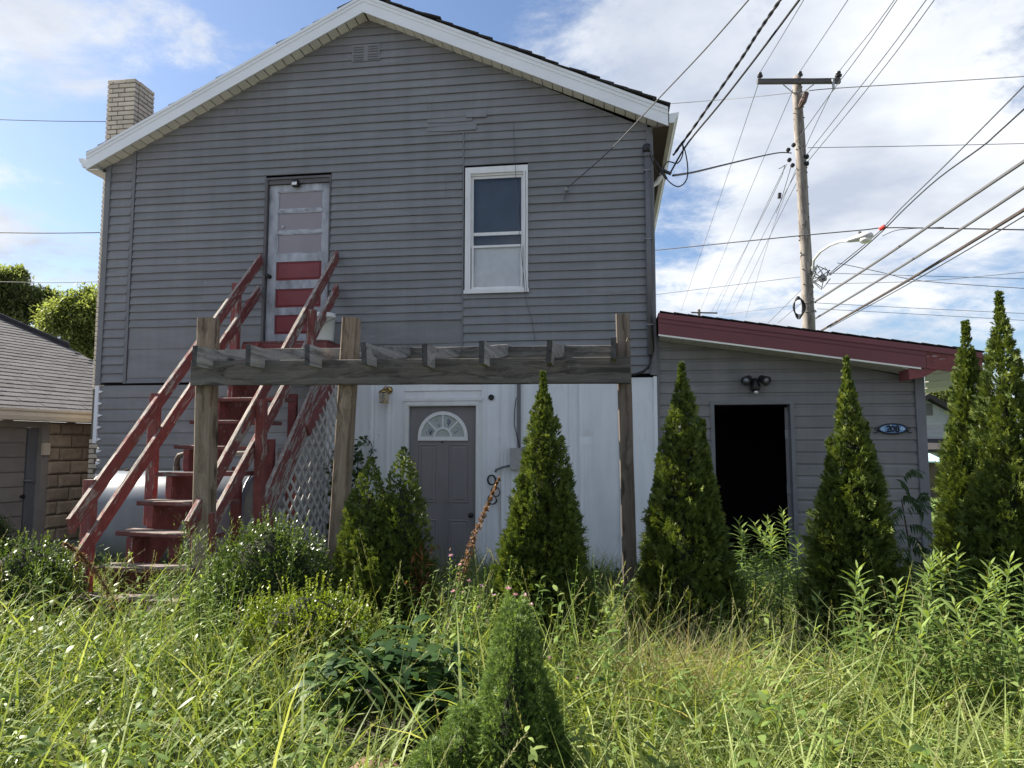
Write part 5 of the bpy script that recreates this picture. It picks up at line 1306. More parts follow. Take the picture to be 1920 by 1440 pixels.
OCC = []      # (x, y, r): where bushes and trees stand, kept free of grass
def U(a, b, n): return RNG.uniform(a, b, n)

def cone_prof(t, sharp=.85): return np.minimum(1, .80+1.5*t)*np.clip(1-t, 0, 1)**sharp
def conifer(name, label, loc, lobes, n, mat=CON, group=None, leaf=1.0, dead=None, sharp=.85):
    """lobes: (dx, dy, height, radius). Flat scale-leaved sprays over the crown, a solid dark core as painted inner shade, gaps between clumps"""
    root = thing(name, (loc[0], loc[1], 0), label, 'conifer', group)
    tot = sum(l[2]*l[3] for l in lobes); P = []; D = []; Tn = []; TT = []
    for dx, dy, h, r in lobes:
        m = int(n*h*r/tot)
        t = 1-np.sqrt(1-U(0, .995, m)*.997); t = np.where(U(0, 1, m) < .30, U(.3, .995, m), t)
        th = U(0, 2*np.pi, m); ph = RNG.uniform(0, 9)
        lump = 1+.13*np.sin(2*th+5*t+ph)+.11*np.sin(3*th-9*t+ph*3)+.11*np.sin(5*th-19*t+ph*2)+.09*np.sin(11*th+31*t+ph)
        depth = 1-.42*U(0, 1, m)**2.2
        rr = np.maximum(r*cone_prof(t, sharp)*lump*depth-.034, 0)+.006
        out = np.stack([np.cos(th), np.sin(th), np.zeros(m)], 1)
        p = out*rr[:, None]; p[:, 2] = t*h*.985+.02; p[:, 0] += dx; p[:, 1] += dy
        TT.append(t); P.append(p); D.append(out*.75+np.array([0, 0, .85])+RNG.normal(size=(m, 3))*.33)
        clump = .5+.5*np.sin(7*th+19*t*h+ph)*np.sin(4*th-11*t*h)
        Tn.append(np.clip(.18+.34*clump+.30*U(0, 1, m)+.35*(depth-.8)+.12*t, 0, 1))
    P = np.concatenate(P); D = norm(np.concatenate(D)); T = np.concatenate(Tn); m = len(P); P = P+np.array([loc[0], loc[1], 0])
    holes = np.sin(P[:, 0]*23+P[:, 2]*9)*np.sin(P[:, 2]*27-P[:, 0]*11+P[:, 1]*19) > .55; keep = ~(holes & (U(0, 1, m) < .75)); P, D, T = P[keep], D[keep], T[keep]; m = len(P)
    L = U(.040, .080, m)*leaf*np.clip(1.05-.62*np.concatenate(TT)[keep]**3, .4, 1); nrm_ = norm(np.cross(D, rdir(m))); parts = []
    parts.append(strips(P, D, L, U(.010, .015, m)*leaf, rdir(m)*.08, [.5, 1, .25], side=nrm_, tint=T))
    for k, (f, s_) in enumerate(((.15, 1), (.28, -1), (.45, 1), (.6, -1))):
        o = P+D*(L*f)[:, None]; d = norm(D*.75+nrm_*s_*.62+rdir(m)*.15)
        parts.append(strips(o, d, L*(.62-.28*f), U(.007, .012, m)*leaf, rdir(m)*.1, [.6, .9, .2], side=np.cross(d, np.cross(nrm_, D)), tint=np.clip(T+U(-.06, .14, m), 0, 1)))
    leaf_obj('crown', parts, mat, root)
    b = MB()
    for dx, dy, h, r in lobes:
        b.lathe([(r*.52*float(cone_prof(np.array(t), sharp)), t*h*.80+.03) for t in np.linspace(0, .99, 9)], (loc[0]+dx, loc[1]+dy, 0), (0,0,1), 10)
    b.build('dark_core', CORE, root)
    b = MB(); b.tube([(loc[0], loc[1], -.02), (loc[0]+.01, loc[1], .5)], [.05, .03], 8); b.build('trunk', BARK, root)
    if dead is not None:
        c, rr, k = dead; q = np.array(c)+RNG.normal(size=(k, 3))*np.array(rr)
        d = norm(RNG.normal(size=(k, 3))+np.array([.4, -.4, .3])); leaf_obj('dead_spray', [strips(q, d, U(.03, .07, k), U(.008, .014, k), rdir(k)*.2, [.5, 1, .2])], DEAD, root)['kind'] = 'stuff'
    for dx, dy, h, r in lobes: OCC.append((loc[0]+dx, loc[1]+dy, r*.82))
    return root
def px_cone(cpx, y, tips, base_py=None):
    """tips: (px of tip, py of tip, radius in px, px of axis at the foot)"""
    w = (Vector((0, y, 0))-CAM).dot(FW); out = []; c = at(cpx, 1000, y)
    for (tx, ty_, rp, ax) in tips:
        tp = at(tx, ty_, y); foot = at(ax, 1000, y); w_ = (tp-CAM).dot(FW); out.append((foot.x-c.x, 0, tp.z, rp*w_/F))
    return (c.x, c.y), out
GRP = 'arborvitae in the front row'
loc, lob = px_cone(712, -3.62, [(764, 838, 72, 756), (708, 858, 76, 694), (672, 920, 50, 662), (736, 915, 92, 728)])
p = at(792, 1085, -3.75); conifer('arborvitae', 'short broad arborvitae with two peaks before the lower door, browned at its foot', loc, lob, 15000, leaf=.85, sharp=.5, dead=((p.x, p.y, p.z), (.05, .10, .14), 260))
loc, lob = px_cone(1022, -3.95, [(1008, 695, 102, 1020), (985, 890, 72, 982), (1056, 880, 72, 1060)])
lob = [(a, b_, h, r) if i == 0 else (a, -.10, h, r) for i, (a, b_, h, r) in enumerate(lob)]
conifer('arborvitae', 'tall dark arborvitae standing before the white wall and under the beam end', loc, lob, 18000)
loc, lob = px_cone(1290, -3.55, [(1256, 678, 104, 1284), (1306, 785, 72, 1322), (1228, 850, 60, 1238)])
conifer('arborvitae', 'arborvitae with a thin leaning tip and a shoulder, left of the dark doorway', loc, lob, 18000)
loc, lob = px_cone(1602, -3.45, [(1584, 666, 96, 1600), (1622, 790, 66, 1632), (1558, 820, 60, 1562)])
conifer('arborvitae', 'arborvitae right of the dark doorway beneath the house number', loc, lob, 17000)
loc, lob = px_cone(1836, -3.3, [(1830, 597, 88, 1832), (1795, 820, 48, 1798)])
conifer('arborvitae', 'slender arborvitae overlapping the maroon roof end, left of the tallest one', loc, lob, 18000, sharp=.80)
loc, lob = px_cone(1900, -3.55, [(1888, 542, 104, 1900), (1955, 575, 100, 1985), (1852, 840, 50, 1852)])
conifer('arborvitae', 'tallest arborvitae at the right edge with its tip against the clouds', loc, lob, 24000, sharp=.80)

# dwarf spruce in the foreground: short shoots with needles all round, pale tips
def spruce(label, loc, lobes, n):
    root = thing('dwarf_spruce', (loc[0], loc[1], 0), label, 'conifer'); P = []; O = []
    tot = sum(l[2]*l[3] for l in lobes)
    for dx, dy, h, r in lobes:
        m = int(n*h*r/tot); t = 1-np.sqrt(1-U(0, .99, m)); t = np.where(U(0, 1, m) < .15, U(.4, .99, m), t); th = U(0, 6.283, m); ph = RNG.uniform(0, 9)
        lump = 1+.07*np.sin(4*th+9*t+ph)+.06*np.sin(7*th-15*t+ph); rr = r*np.clip(1-t, 0, 1)**.80*lump*(1-.16*U(0, 1, m)**2)+.010
        out = np.stack([np.cos(th), np.sin(th), 0*th], 1); p = out*rr[:, None]; p[:, 2] = t*h; p += np.array([loc[0]+dx, loc[1]+dy, 0]); P.append(p)
        O.append(norm(out*.8+np.array([0, 0, .55])+RNG.normal(size=(m, 3))*.28))
    P = np.concatenate(P); O = np.concatenate(O); m = len(P); k = 12
    base = np.repeat(P, k, 0); ax = np.repeat(O, k, 0); f = np.tile(np.linspace(0, 1, k), m); sh_ = np.repeat(U(.018, .034, m), k)
    a = norm(np.cross(ax, rdir(m*k))); d = norm(a*(1-.55*f)[:, None]+ax*(.45+.8*f)[:, None])
    tn = np.clip(np.repeat(U(.0, .45, m), k)+.45*f**2+U(-.08, .08, m*k), 0, 1)
    leaf_obj('crown', [strips(base+ax*(sh_*f)[:, None], d, U(.012, .019, m*k), U(.0026, .0042, m*k), d*0, [1, .35], tint=tn)], SPR, root)
    b = MB()
    for dx, dy, h, r in lobes: b.lathe([(r*.55*(1-t)**.8, t*h*.80) for t in np.linspace(0, .99, 9)], (loc[0]+dx, loc[1]+dy, 0), (0,0,1), 14)
    b.build('dark_core', CORE, root)  # filler cones, their dark colour stands in for shade between the shoots
    b = MB().tube([(loc[0], loc[1], -.02), (loc[0], loc[1], .3)], [.03, .02], 8); b.build('trunk', BARK, root)
    for dx, dy, h, r in lobes: OCC.append((loc[0]+dx, loc[1]+dy, r*.9))
ys = -6.25; c = at(968, 1300, ys); w_ = (c-CAM).dot(FW)
spruce('bright green dwarf spruce cone in the middle foreground', (c.x, c.y), [(0, 0, at(962, 1118, ys).z, .245), (at(875,1300,ys).x-c.x, -.02, at(875, 1320, ys).z, .24), (at(828,1300,ys).x-c.x, -.12, at(825, 1392, ys-.12).z, .23), (at(1020,1300,ys).x-c.x, .03, at(1020, 1300, ys).z, .15), (.02, .05, at(980, 1200, ys).z, .16)], 15500)

def shrub(name, label, c, rad, n, mat, ll=.022, shoots=60, category='shrub', group=None):
    """leaves over an uneven mound, upright shoots breaking the outline, a solid core, inner shade put into its dark colour"""
    root = thing(name, (c[0], c[1], 0), label, category, group)
    d = rdir(n); d[:, 2] = np.abs(d[:, 2])*1.0-.15; th = np.arctan2(d[:, 1], d[:, 0]); ph = RNG.uniform(0, 9, 4)
    lump = 1+.10*np.sin(3*th+ph[0]+4*d[:, 2])+.09*np.sin(6*th+ph[1]-7*d[:, 2])+.06*np.sin(13*th+9*d[:, 2])
    dep = 1-.45*U(0, 1, n)**2; R_ = np.array(rad)
    P = d*lump[:, None]*dep[:, None]*R_+np.array([c[0], c[1], c[2]]); ok = P[:, 2] > .01; P = P[ok]; d = d[ok]; dep = dep[ok]; m = len(P)
    ld = norm(d*.7+np.array([0, 0, .5])+RNG.normal(size=(m, 3))*.6); tn = np.clip(.25+U(-.2, .35, m)+.5*(dep-.75), 0, 1)
    parts = [strips(P, ld, U(.7, 1.25, m)*ll, U(.45, .62, m)*ll, rdir(m)*.15, [.25, 1, .8, .15], roll=U(-.8, .8, m), tint=tn)]
    s_ = rdir(shoots); s_[:, 2] = np.abs(s_[:, 2]); so_ = s_*R_*.9+np.array(c); k = 14
    base = np.repeat(so_, k, 0); ax = norm(s_*.5+np.array([0, 0, 1])+RNG.normal(size=(shoots, 3))*.15); axk = np.repeat(ax, k, 0); f = np.tile(np.linspace(.1, 1, k), shoots); SL = np.repeat(U(.06, .17, shoots), k)
    o = base+axk*(SL*f)[:, None]; dd = norm(axk*.6+rdir(len(o))*.8); parts.append(strips(o, dd, U(.7, 1.2, len(o))*ll, U(.4, .55, len(o))*ll, dd*0, [.25, 1, .8, .15], tint=np.clip(.45+.4*f+U(-.15, .15, len(o)), 0, 1)))
    parts.append(strips(so_, ax, U(.06, .17, shoots), np.full(shoots, .003), ax*0, [1, .6], tint=np.full(shoots, .4)))
    leaf_obj('foliage', parts, mat, root)
    b = MB(); b.lathe([(.72, 0), (.74, .25), (.66, .5), (.45, .75), (.12, .9)], (0, 0, 0), (0,0,1), 14)
    b.v = [Vector((v.x*rad[0]+c[0], v.y*rad[1]+c[1], max(0, v.z*(rad[2]+c[2])))) for v in b.v]; b.build('dark_core', CORE, root)
    OCC.append((c[0], c[1], max(rad[0], rad[1])*.85)); return root
p = at(505, 1080, -3.75); shrub('boxwood', 'dark glossy boxwood mound at the foot of the red stairs and lattice', (p.x, p.y, .38), (.52, .42, .62), 13000, BOX, .024, 110)
p = at(410, 1120, -3.95); shrub('boxwood', 'smaller boxwood flank leaning on the left pergola post', (p.x+.12, p.y, .28), (.30, .28, .42), 4500, BOX, .024, 40)
p = at(575, 1170, -4.45); shrub('low_shrub', 'low yellow green shrub in front of the boxwood and the short conifer', (p.x, p.y, .24), (.52, .36, .36), 9500, BOXY, .024, 120)
p = at(40, 1150, -3.7); shrub('left_shrub', 'shaded green shrub at the left edge below the garage door', (p.x, p.y, .28), (.52, .42, .52), 9000, BOX, .026, 90)
p = at(-5, 1010, -1.4); shrub('clipped_shrub', 'small dark clipped shrub at the left edge in front of the garage door', (p.x-.1, p.y, .35), (.30, .3, .46), 3500, BOX, .022, 10)

# tall leafy weeds (whorled narrow leaves up an unbranched stem)
def weed(x, y, h, label, group, fine=False, lean=None):
    root = thing('tall_weed', (x, y, 0), label, 'weed', group); lx_, ly_ = lean or (RNG.normal()*.09, RNG.normal()*.07)
    n = int((95 if fine else 78)*h/1.1); f = np.linspace(.22, 1, n)**.9; st = np.stack([x+lx_*f**2*h, y+ly_*f**2*h, f*h], 1)
    th = np.arange(n)*2.4+RNG.uniform(0, 6); out = np.stack([np.cos(th), np.sin(th), 0*th], 1)
    rise = .25+1.0*np.clip((f-.72)/.28, 0, 1); d = norm(out+np.array([0, 0, 1])*rise[:, None])
    L = (.055 if fine else .125)*U(.8, 1.15, n)*np.where(f > .93, .62, 1)*np.clip(.65+f*.7, 0, 1.1); wd = L*(.11 if fine else .165)
    parts = [strips(st, d, L, wd, np.tile([0, 0, -.42], (n, 1))*(1-.6*np.clip((f-.75)/.25, 0, 1))[:, None], [.25, .8, 1, .65, .05], roll=U(-.25, .25, n), tint=np.clip(.18+.55*f**2+U(-.12, .2, n), 0, 1))]
    if fine:
        k = 60; ff = U(.45, 1, k); o = np.stack([x+lx_*ff**2*h, y+ly_*ff**2*h, ff*h], 1); dd = norm(rdir(k)*np.array([1, 1, .3])+np.array([0, 0, .8])); tt = [np.clip(.4+U(-.2, .4, k), 0, 1)]
        for j in range(4): parts.append(strips(o+dd*.035*j, norm(dd+rdir(k)*.8), U(.02, .045, k), U(.003, .006, k), dd*0, [.4, 1, .2], tint=tt[0]))
    leaf_obj('foliage', parts, WEED, root)['kind'] = 'stuff'
    pts = [(x+lx_*q**2*h, y+ly_*q**2*h, q*h) for q in np.linspace(0, .98, 6)]; MB().tube(pts, [.006, .006, .005, .005, .004, .003], 5).build('stem', STEM, root)
STEM = simple('green_stem', (.09, .13, .04), .6, .2, 9, obj=.1)
G1 = 'tall weeds before the dark doorway'
for px, py, y in ((1383, 1000, -2.9), (1402, 978, -2.6), (1420, 972, -2.8), (1436, 1005, -3.1), (1448, 990, -2.6), (1462, 980, -2.9), (1478, 958, -2.5), (1490, 1010, -3.0), (1410, 1040, -3.3), (1460, 1050, -3.4), (1500, 1060, -3.3), (1392, 1080, -3.5), (1440, 1090, -3.6), (1520, 1120, -3.9), (1345, 1130, -4.0)):
    p = at(px, py, y); weed(p.x, y, p.z, 'tall leafy weed in the dark green stand before the open doorway', G1)
G2 = 'pale tipped weeds in the right foreground'
for px, py, y in ((1590, 1062, -4.6), (1608, 1105, -4.8), (1665, 1098, -4.7), (1700, 1045, -4.6), (1718, 1085, -4.5), (1745, 1062, -4.7), (1722, 1130, -5.0), (1780, 1100, -4.8), (1838, 1058, -4.7), (1862, 1045, -4.6), (1880, 1085, -4.8), (1912, 1078, -4.6), (1772, 1035, -4.0), (1790, 1025, -3.9), (1690, 1170, -5.1), (1755, 1160, -5.0), (1815, 1130, -4.9), (1905, 1180, -5.2), (1830, 1170, -5.1), (1650, 1180, -5.0), (1930, 1110, -4.9), (1870, 1140, -5.0)):
    p = at(px, py, y); weed(p.x, y, p.z, 'leafy weed with a pale sunlit tip in the right foreground stand', G2)
G3 = 'feathery weeds around the left pergola post'
for px, py, y in ((352, 1003, -3.75), (365, 985, -3.7), (393, 990, -3.8), (408, 1010, -3.8), (340, 1045, -4.0), (375, 1060, -4.1), (420, 1075, -4.1), (330, 1090, -4.2), (395, 1100, -4.3), (540, 1010, -4.0), (298, 1080, -4.0), (355, 1120, -4.4), (430, 1140, -4.5), (205, 1045, -3.5), (75, 1060, -4.0)):
    p = at(px, py, y); weed(p.x, y, p.z, 'feathery fine leaved weed at the left pergola post', G3, True)

# sumac-like sapling at the corner of the extension: drooping feathered leaves, each a part
sap = thing('sapling', (at(1700, 1050, -.8).x, -.8, 0), 'sapling with drooping feathered leaves at the right corner of the extension', 'sapling')
sx = at(1705, 1100, -.8).x
MB().tube([(sx, -.8, 0), (sx+.02, -.8, .5), (sx-.03, -.78, 1.0)], [.014, .011, .006], 6).build('stem', BARK, sap)
for i, (px, py, qx, qy) in enumerate(((1690, 900, 1725, 888), (1690, 930, 1730, 960), (1690, 950, 1672, 985), (1695, 960, 1745, 950), (1700, 985, 1750, 1010), (1695, 990, 1675, 1035), (1702, 1000, 1740, 1060), (1705, 1020, 1680, 1080), (1705, 1030, 1760, 1050), (1700, 1040, 1720, 1100), (1710, 1050, 1757, 1100), (1690, 1060, 1690, 1120), (1712, 960, 1738, 930), (1708, 940, 1690, 905))):
    y = -.85-.03*(i % 4); a = np.array(at(px, py, y)); c = np.array(at(qx, qy, y-.12)); n = 9
    f = np.linspace(.15, 1, n); mid = a[None]+(c-a)[None]*f[:, None]; mid[:, 2] += .07*np.sin(f*3.1); ax = norm((c-a)[None])[0]; sd = norm(np.cross(ax, [0, -.6, 1])[None])[0]; parts = []
    for s_ in (-1, 1): parts.append(strips(mid, norm(np.tile(ax*.5+sd*s_*.9, (n, 1))+np.array([0, 0, -.35])), U(.07, .11, n), U(.024, .034, n), np.tile([0, 0, -.35], (n, 1)), [.3, 1, .75, .05], roll=U(-.3, .3, n), tint=np.clip(U(.1, .6, n), 0, 1)))
    parts.append(strips(a[None], ax[None], np.array([np.linalg.norm(c-a)]), np.array([.006]), np.zeros((1, 3)), [1, .5], tint=np.array([.4])))
    leaf_obj('leaf', parts, VINE, sap)

# peony: broad dark leaves, each its own part; spent seed pods
peo = thing('peony', (at(760, 1300, -5.35).x, -5.35, 0), 'dark broad leaved peony clump left of the dwarf spruce', 'plant')
pcx = at(762, 1300, -5.35).x; OCC.append((pcx, -5.40, .44)); OCC.append((pcx-.2, -5.3, .32)); OCC.append((pcx-.02, -5.8, .16))
leafs = []
for v in range(5):
    V, Fq, T = strips(np.zeros((1, 3)), np.array([[1., 0, .1]]), np.array([.150]), np.array([.046+.005*v]), np.array([[0, 0, -.25-.12*v]]), [.15, .7, 1, .85, .5, .05])
    V = V.copy(); V[::2, 2] += .006*np.array([0, 1, 1, 1, .6, 0]); V[1::2, 2] += .006*np.array([0, 1, 1, 1, .6, 0])
    me = fast_mesh('leaf', V, Fq, np.full(len(Fq), .1+.2*v)); me.materials.append(PEON); leafs.append(me)
nl = 0
b = MB()
for k in range(32):
    a = random.uniform(0, 6.283); r_ = .42*math.sqrt(random.random()); h = random.uniform(.38, .60)*(1-.35*(r_/.42)**2)
    tip = Vector((pcx-.04+r_*math.cos(a)*1.15, -5.35+r_*math.sin(a)*.8, h)); foot = Vector((pcx+(tip.x-pcx)*.4, -5.35+(tip.y+5.35)*.4, 0)); b.tube([foot, foot.lerp(tip, .5)+Vector((0,0,.04)), tip], .004, 5)
    for j in range(9):
        if nl >= 285: break
        f = 1-.09*j*.8; o_ = foot.lerp(tip, f)+Vector((0, 0, .02)); az = j*2.2+k+random.uniform(-.3, .3)
        M = Matrix.Translation(o_) @ Matrix.Rotation(az, 4, 'Z') @ Matrix.Rotation(random.uniform(-.55, .25), 4, 'Y') @ Matrix.Rotation(random.uniform(-.4, .4), 4, 'X') @ Matrix.Scale(random.uniform(.85, 1.3), 4)
        mesh_obj('leaf', leafs[random.randrange(5)], None, peo, M); nl += 1
b.build('stems', STEM, peo)
for px, py in ((690, 1302), (862, 1312), (852, 1335)):
    p = at(px, py, -5.6); b = MB()
    for q in range(3): b.lathe([(.004, 0), (.010, .008), (.009, .02), (.002, .03)], p, (math.cos(q*2.1)*.6, math.sin(q*2.1)*.6, .7), 7)
    b.tube([p, p+Vector((.01, .05, -.12)), (p.x+.02, p.y+.1, .1)], .003, 5); b.build('seed_pod', BROWN, peo)

# docks gone to seed
def dock(label, pts, n, spread, mat=DOCK):
    P = smooth([Vector(p) for p in pts], 6); root = thing('seed_dock', (P[0].x, P[0].y, 0), label, 'weed')
    MB().tube(P, .005, 5).build('stem', BROWN, root); A = np.array([tuple(p) for p in P]); m = len(A)
    i = (RNG.random(n)**.8*(m-1)*.72+(m-1)*.27).astype(int); f = i/(m-1); o = A[i]+rdir(n)*(spread*(1.15-f))[:, None]*U(.2, 1, n)[:, None]
    leaf_obj('seeds', [strips(o, rdir(n), U(.010, .020, n), U(.008, .014, n), rdir(n)*.2, [.5, 1, .3])], mat, root)['kind'] = 'stuff'
    k = 10; i = (RNG.random(k)*.4*m).astype(int); leaf_obj('foliage', [strips(A[i], norm(rdir(k)+[0, 0, .3]), U(.06, .14, k), U(.015, .03, k), np.tile([0, 0, -.4], (k, 1)), [.3, 1, .8, .1])], WEED, root)
y = -4.3; dock('rusty brown seeded dock leaning left before the foot of the stairs', [at(245, 1230, y), at(222, 1150, y), at(188, 1085, y), at(150, 1040, y), at(118, 1018, y)], 900, .06)
y = -4.3; dock('russet seeded dock leaning right in front of the lower door', [at(838, 1180, y), at(862, 1090, y), at(888, 1010, y), at(915, 945, y), at(938, 893, y)], 850, .045)
y = -4.4; dock('small pinkish seed stalk lying in the grass left of the low shrub', [at(400, 1210, y), at(425, 1195, y), at(445, 1190, y), at(462, 1192, y)], 130, .03)

# pink vetch
def vetch(label, spots, y):
    c = at(*spots[0], y); root = thing('pink_vetch', (c.x, y, 0), label, 'wildflower'); parts = []; b = MB()
    for (px, py) in spots:
        t = at(px, py, y+random.uniform(-.1, .1)); f = Vector((c.x+random.uniform(-.12, .12), y+random.uniform(-.1, .1), .0)); P = smooth([f, f.lerp(t, .6)+Vector((random.uniform(-.05, .05), 0, .03)), t], 5); b.tube(P, .0025, 5)
        n = 16; ph = rdir(n); ph[:, 2] = np.abs(ph[:, 2]); leaf_obj('flower', [strips(np.array(t)[None].repeat(n, 0), ph, U(.014, .022, n), U(.007, .011, n), ph*0, [.4, 1, .5])], PINK, root)
        A = np.array([tuple(p) for p in P]); k = 60; i = (U(.25, .95, k)*(len(A)-1)).astype(int); o = A[i]+rdir(k)*U(.0, .06, k)[:, None]; parts.append(strips(o, norm(rdir(k)+[0, 0, .4]), U(.014, .026, k), U(.007, .012, k), rdir(k)*.2, [.4, 1, .5]))
    leaf_obj('foliage', parts, WEED, root)['kind'] = 'stuff'; b.build('stems', STEM, root)
vetch('straggling pink vetch in flower in front of the lower door', [(845, 1043), (862, 1060), (880, 1090), (902, 1100), (898, 1140), (868, 1112), (850, 1110), (925, 1118)], -4.4)
vetch('pink vetch flowers above the tip of the dwarf spruce', [(953, 1105), (966, 1116), (984, 1118), (981, 1133), (995, 1135)], -4.9)
vetch('few pink vetch flowers low in the grass right of the dwarf spruce', [(1030, 1236), (1052, 1247), (1080, 1275)], -5.0)

# vines and ivy by the wall
def climber(name, label, c_list, n, ll, y0, spread):
    root = thing(name, (at(*c_list[0], y0).x, y0, 0), label, 'vine'); C_ = np.array([tuple(at(px, py, y0)) for px, py in c_list]); i = RNG.integers(0, len(C_), n)
    o = C_[i]+RNG.normal(size=(n, 3))*np.array(spread); o[:, 1] = np.minimum(o[:, 1], -.03); o = o[o[:, 2] > .02]; m = len(o); d = norm(rdir(m)*.8+np.array([0, -.4, -.6]))
    leaf_obj('leaves', [strips(o, d, U(.7, 1.2, m)*ll, U(.7, 1.0, m)*ll, rdir(m)*.15, [.35, 1, .7, .08], roll=U(-.5, .5, m))], VINE, root)['kind'] = 'stuff'
    b = MB(); pp = [Vector(tuple(q)) for q in C_]; b.tube(smooth([Vector((pp[0].x, y0, 0))]+pp, 3), .006, 5); b.build('stem', BARK, root)
climber('wall_vine', 'dark creeper filling the gap between the lattice and the middle post', [(640, 1060), (632, 1000), (640, 950), (650, 900), (660, 870), (640, 880), (672, 850), (655, 1000)], 620, .065, -.35, (.10, .10, .14))
climber('wall_vine', 'thin sprig of creeper climbing the white wall left of the short conifer', [(690, 900), (688, 870), (698, 845), (694, 828), (684, 822)], 34, .045, -.06, (.02, .01, .03))
climber('wall_ivy', 'low ivy at the foot of the white wall beside the right pergola post', [(1150, 1150), (1140, 1110), (1132, 1100), (1165, 1090), (1160, 1140), (1178, 1120), (1135, 1170)], 420, .05, -1.4, (.10, .10, .09))

# stone at the lower edge
p = at(704, 1442, -6.0); me = bmesh.new(); bmesh.ops.create_icosphere(me, subdivisions=3, radius=.12)
for v in me.verts: v.co = Vector((v.co.x*1.25, v.co.y, v.co.z*.7))*(1+.07*math.sin(v.co.x*40+v.co.z*30)+.03*random.random())
m2 = bpy.data.meshes.new('stone'); me.to_mesh(m2); me.free(); o = mesh_obj('stone', m2, STONE, None, Matrix.Translation(at(704, 1462, -6.0))); tag(o, 'reddish brown rough stone at the bottom edge below the peony', 'stone')
# it rests on a low earth mound
zt = at(704, 1462, -6.0).z
if zt > .1: MB().lathe([(.34, 0), (.24, zt*.6), (.13, zt-.05), (0, zt-.04)], (p.x, -6.0, -.01), (0,0,1), 14).build('earth_mound', SOIL)['kind'] = 'structure'

# ---- trees beyond
def tree(name, label, base, h, crown, n, mat, ll, group=None):
    """trunk with limbs, leaf clumps spread through several boughs. crown: list of (dx, dy, z, r)"""
    root = thing(name, (base[0], base[1], 0), label, 'tree', group); b = MB(); top = Vector((base[0], base[1], h*.75))
    b.tube([(base[0], base[1], -.05), (base[0]+.05, base[1], h*.35), tuple(top)], [h*.028, h*.02, h*.007], 8)
    for dx, dy, z, r in crown: s_ = Vector((base[0], base[1], max(h*.25, z*.55))); e = Vector((base[0]+dx, base[1]+dy, z)); b.tube([s_, s_.lerp(e, .5)+Vector((0,0,.1*r)), e], [h*.011, h*.007, h*.003], 6)
    b.build('trunk', BARK, root); parts = []; tot = sum(c[3]**2 for c in crown)
    for dx, dy, z, r in crown:
        m = max(24, int(n*r*r/tot)//10); d = rdir(m); cc = d*(r*(1-.55*U(0, 1, m)**1.6))[:, None]*np.array([1, 1, .8])+np.array([base[0]+dx, base[1]+dy, z])
        k = 10; o = np.repeat(cc, k, 0)+RNG.normal(size=(m*k, 3))*r*.26; dd = norm(np.repeat(d, k, 0)*.6+RNG.normal(size=(m*k, 3))*.7+[0, 0, .15]); tn = np.clip(np.repeat(U(.1, .7, m), k)+U(-.15, .2, m*k), 0, 1)
        parts.append(strips(o, dd, U(.7, 1.3, m*k)*ll, U(.4, .6, m*k)*ll, rdir(m*k)*.2, [.3, 1, .1], tint=tn))
    leaf_obj('crown', parts, mat, root)
def pxtree(name, label, w, base_px, blobs, n, mat, ll):
    bp = atw(base_px, 800, w); cr = []; hh = 0
    for px, py, rp in blobs: q = atw(px, py, w); cr.append((q.x-bp.x, random.uniform(-.5, .5)*rp*w/F*2, q.z, rp*w/F)); hh = max(hh, q.z+rp*w/F)
    tree(name, label, (bp.x, bp.y), hh, cr, n, mat, ll)
pxtree('broadleaf_tree', 'dark loose tree at the left edge beyond the garage roof', 30, 12, [(5, 530, 26), (30, 548, 22), (60, 560, 20), (88, 558, 16), (-25, 540, 40), (-5, 575, 30), (45, 585, 24), (10, 505, 12)], 17000, TREED, .17)
pxtree('broadleaf_tree', 'bright bushy tree between the garage roof and the house', 22, 130, [(150, 578, 30), (172, 562, 22), (110, 595, 30), (80, 605, 22), (140, 620, 40), (185, 610, 40), (60, 600, 14), (170, 650, 40), (205, 590, 35)], 24000, TREEL, .12)
pxtree('broadleaf_tree', 'dark tree behind the distant grey house on the right', 45, 1765, [(1750, 752, 20), (1775, 745, 18), (1788, 765, 16), (1740, 765, 22), (1765, 730, 16)], 9000, TREED, .22)

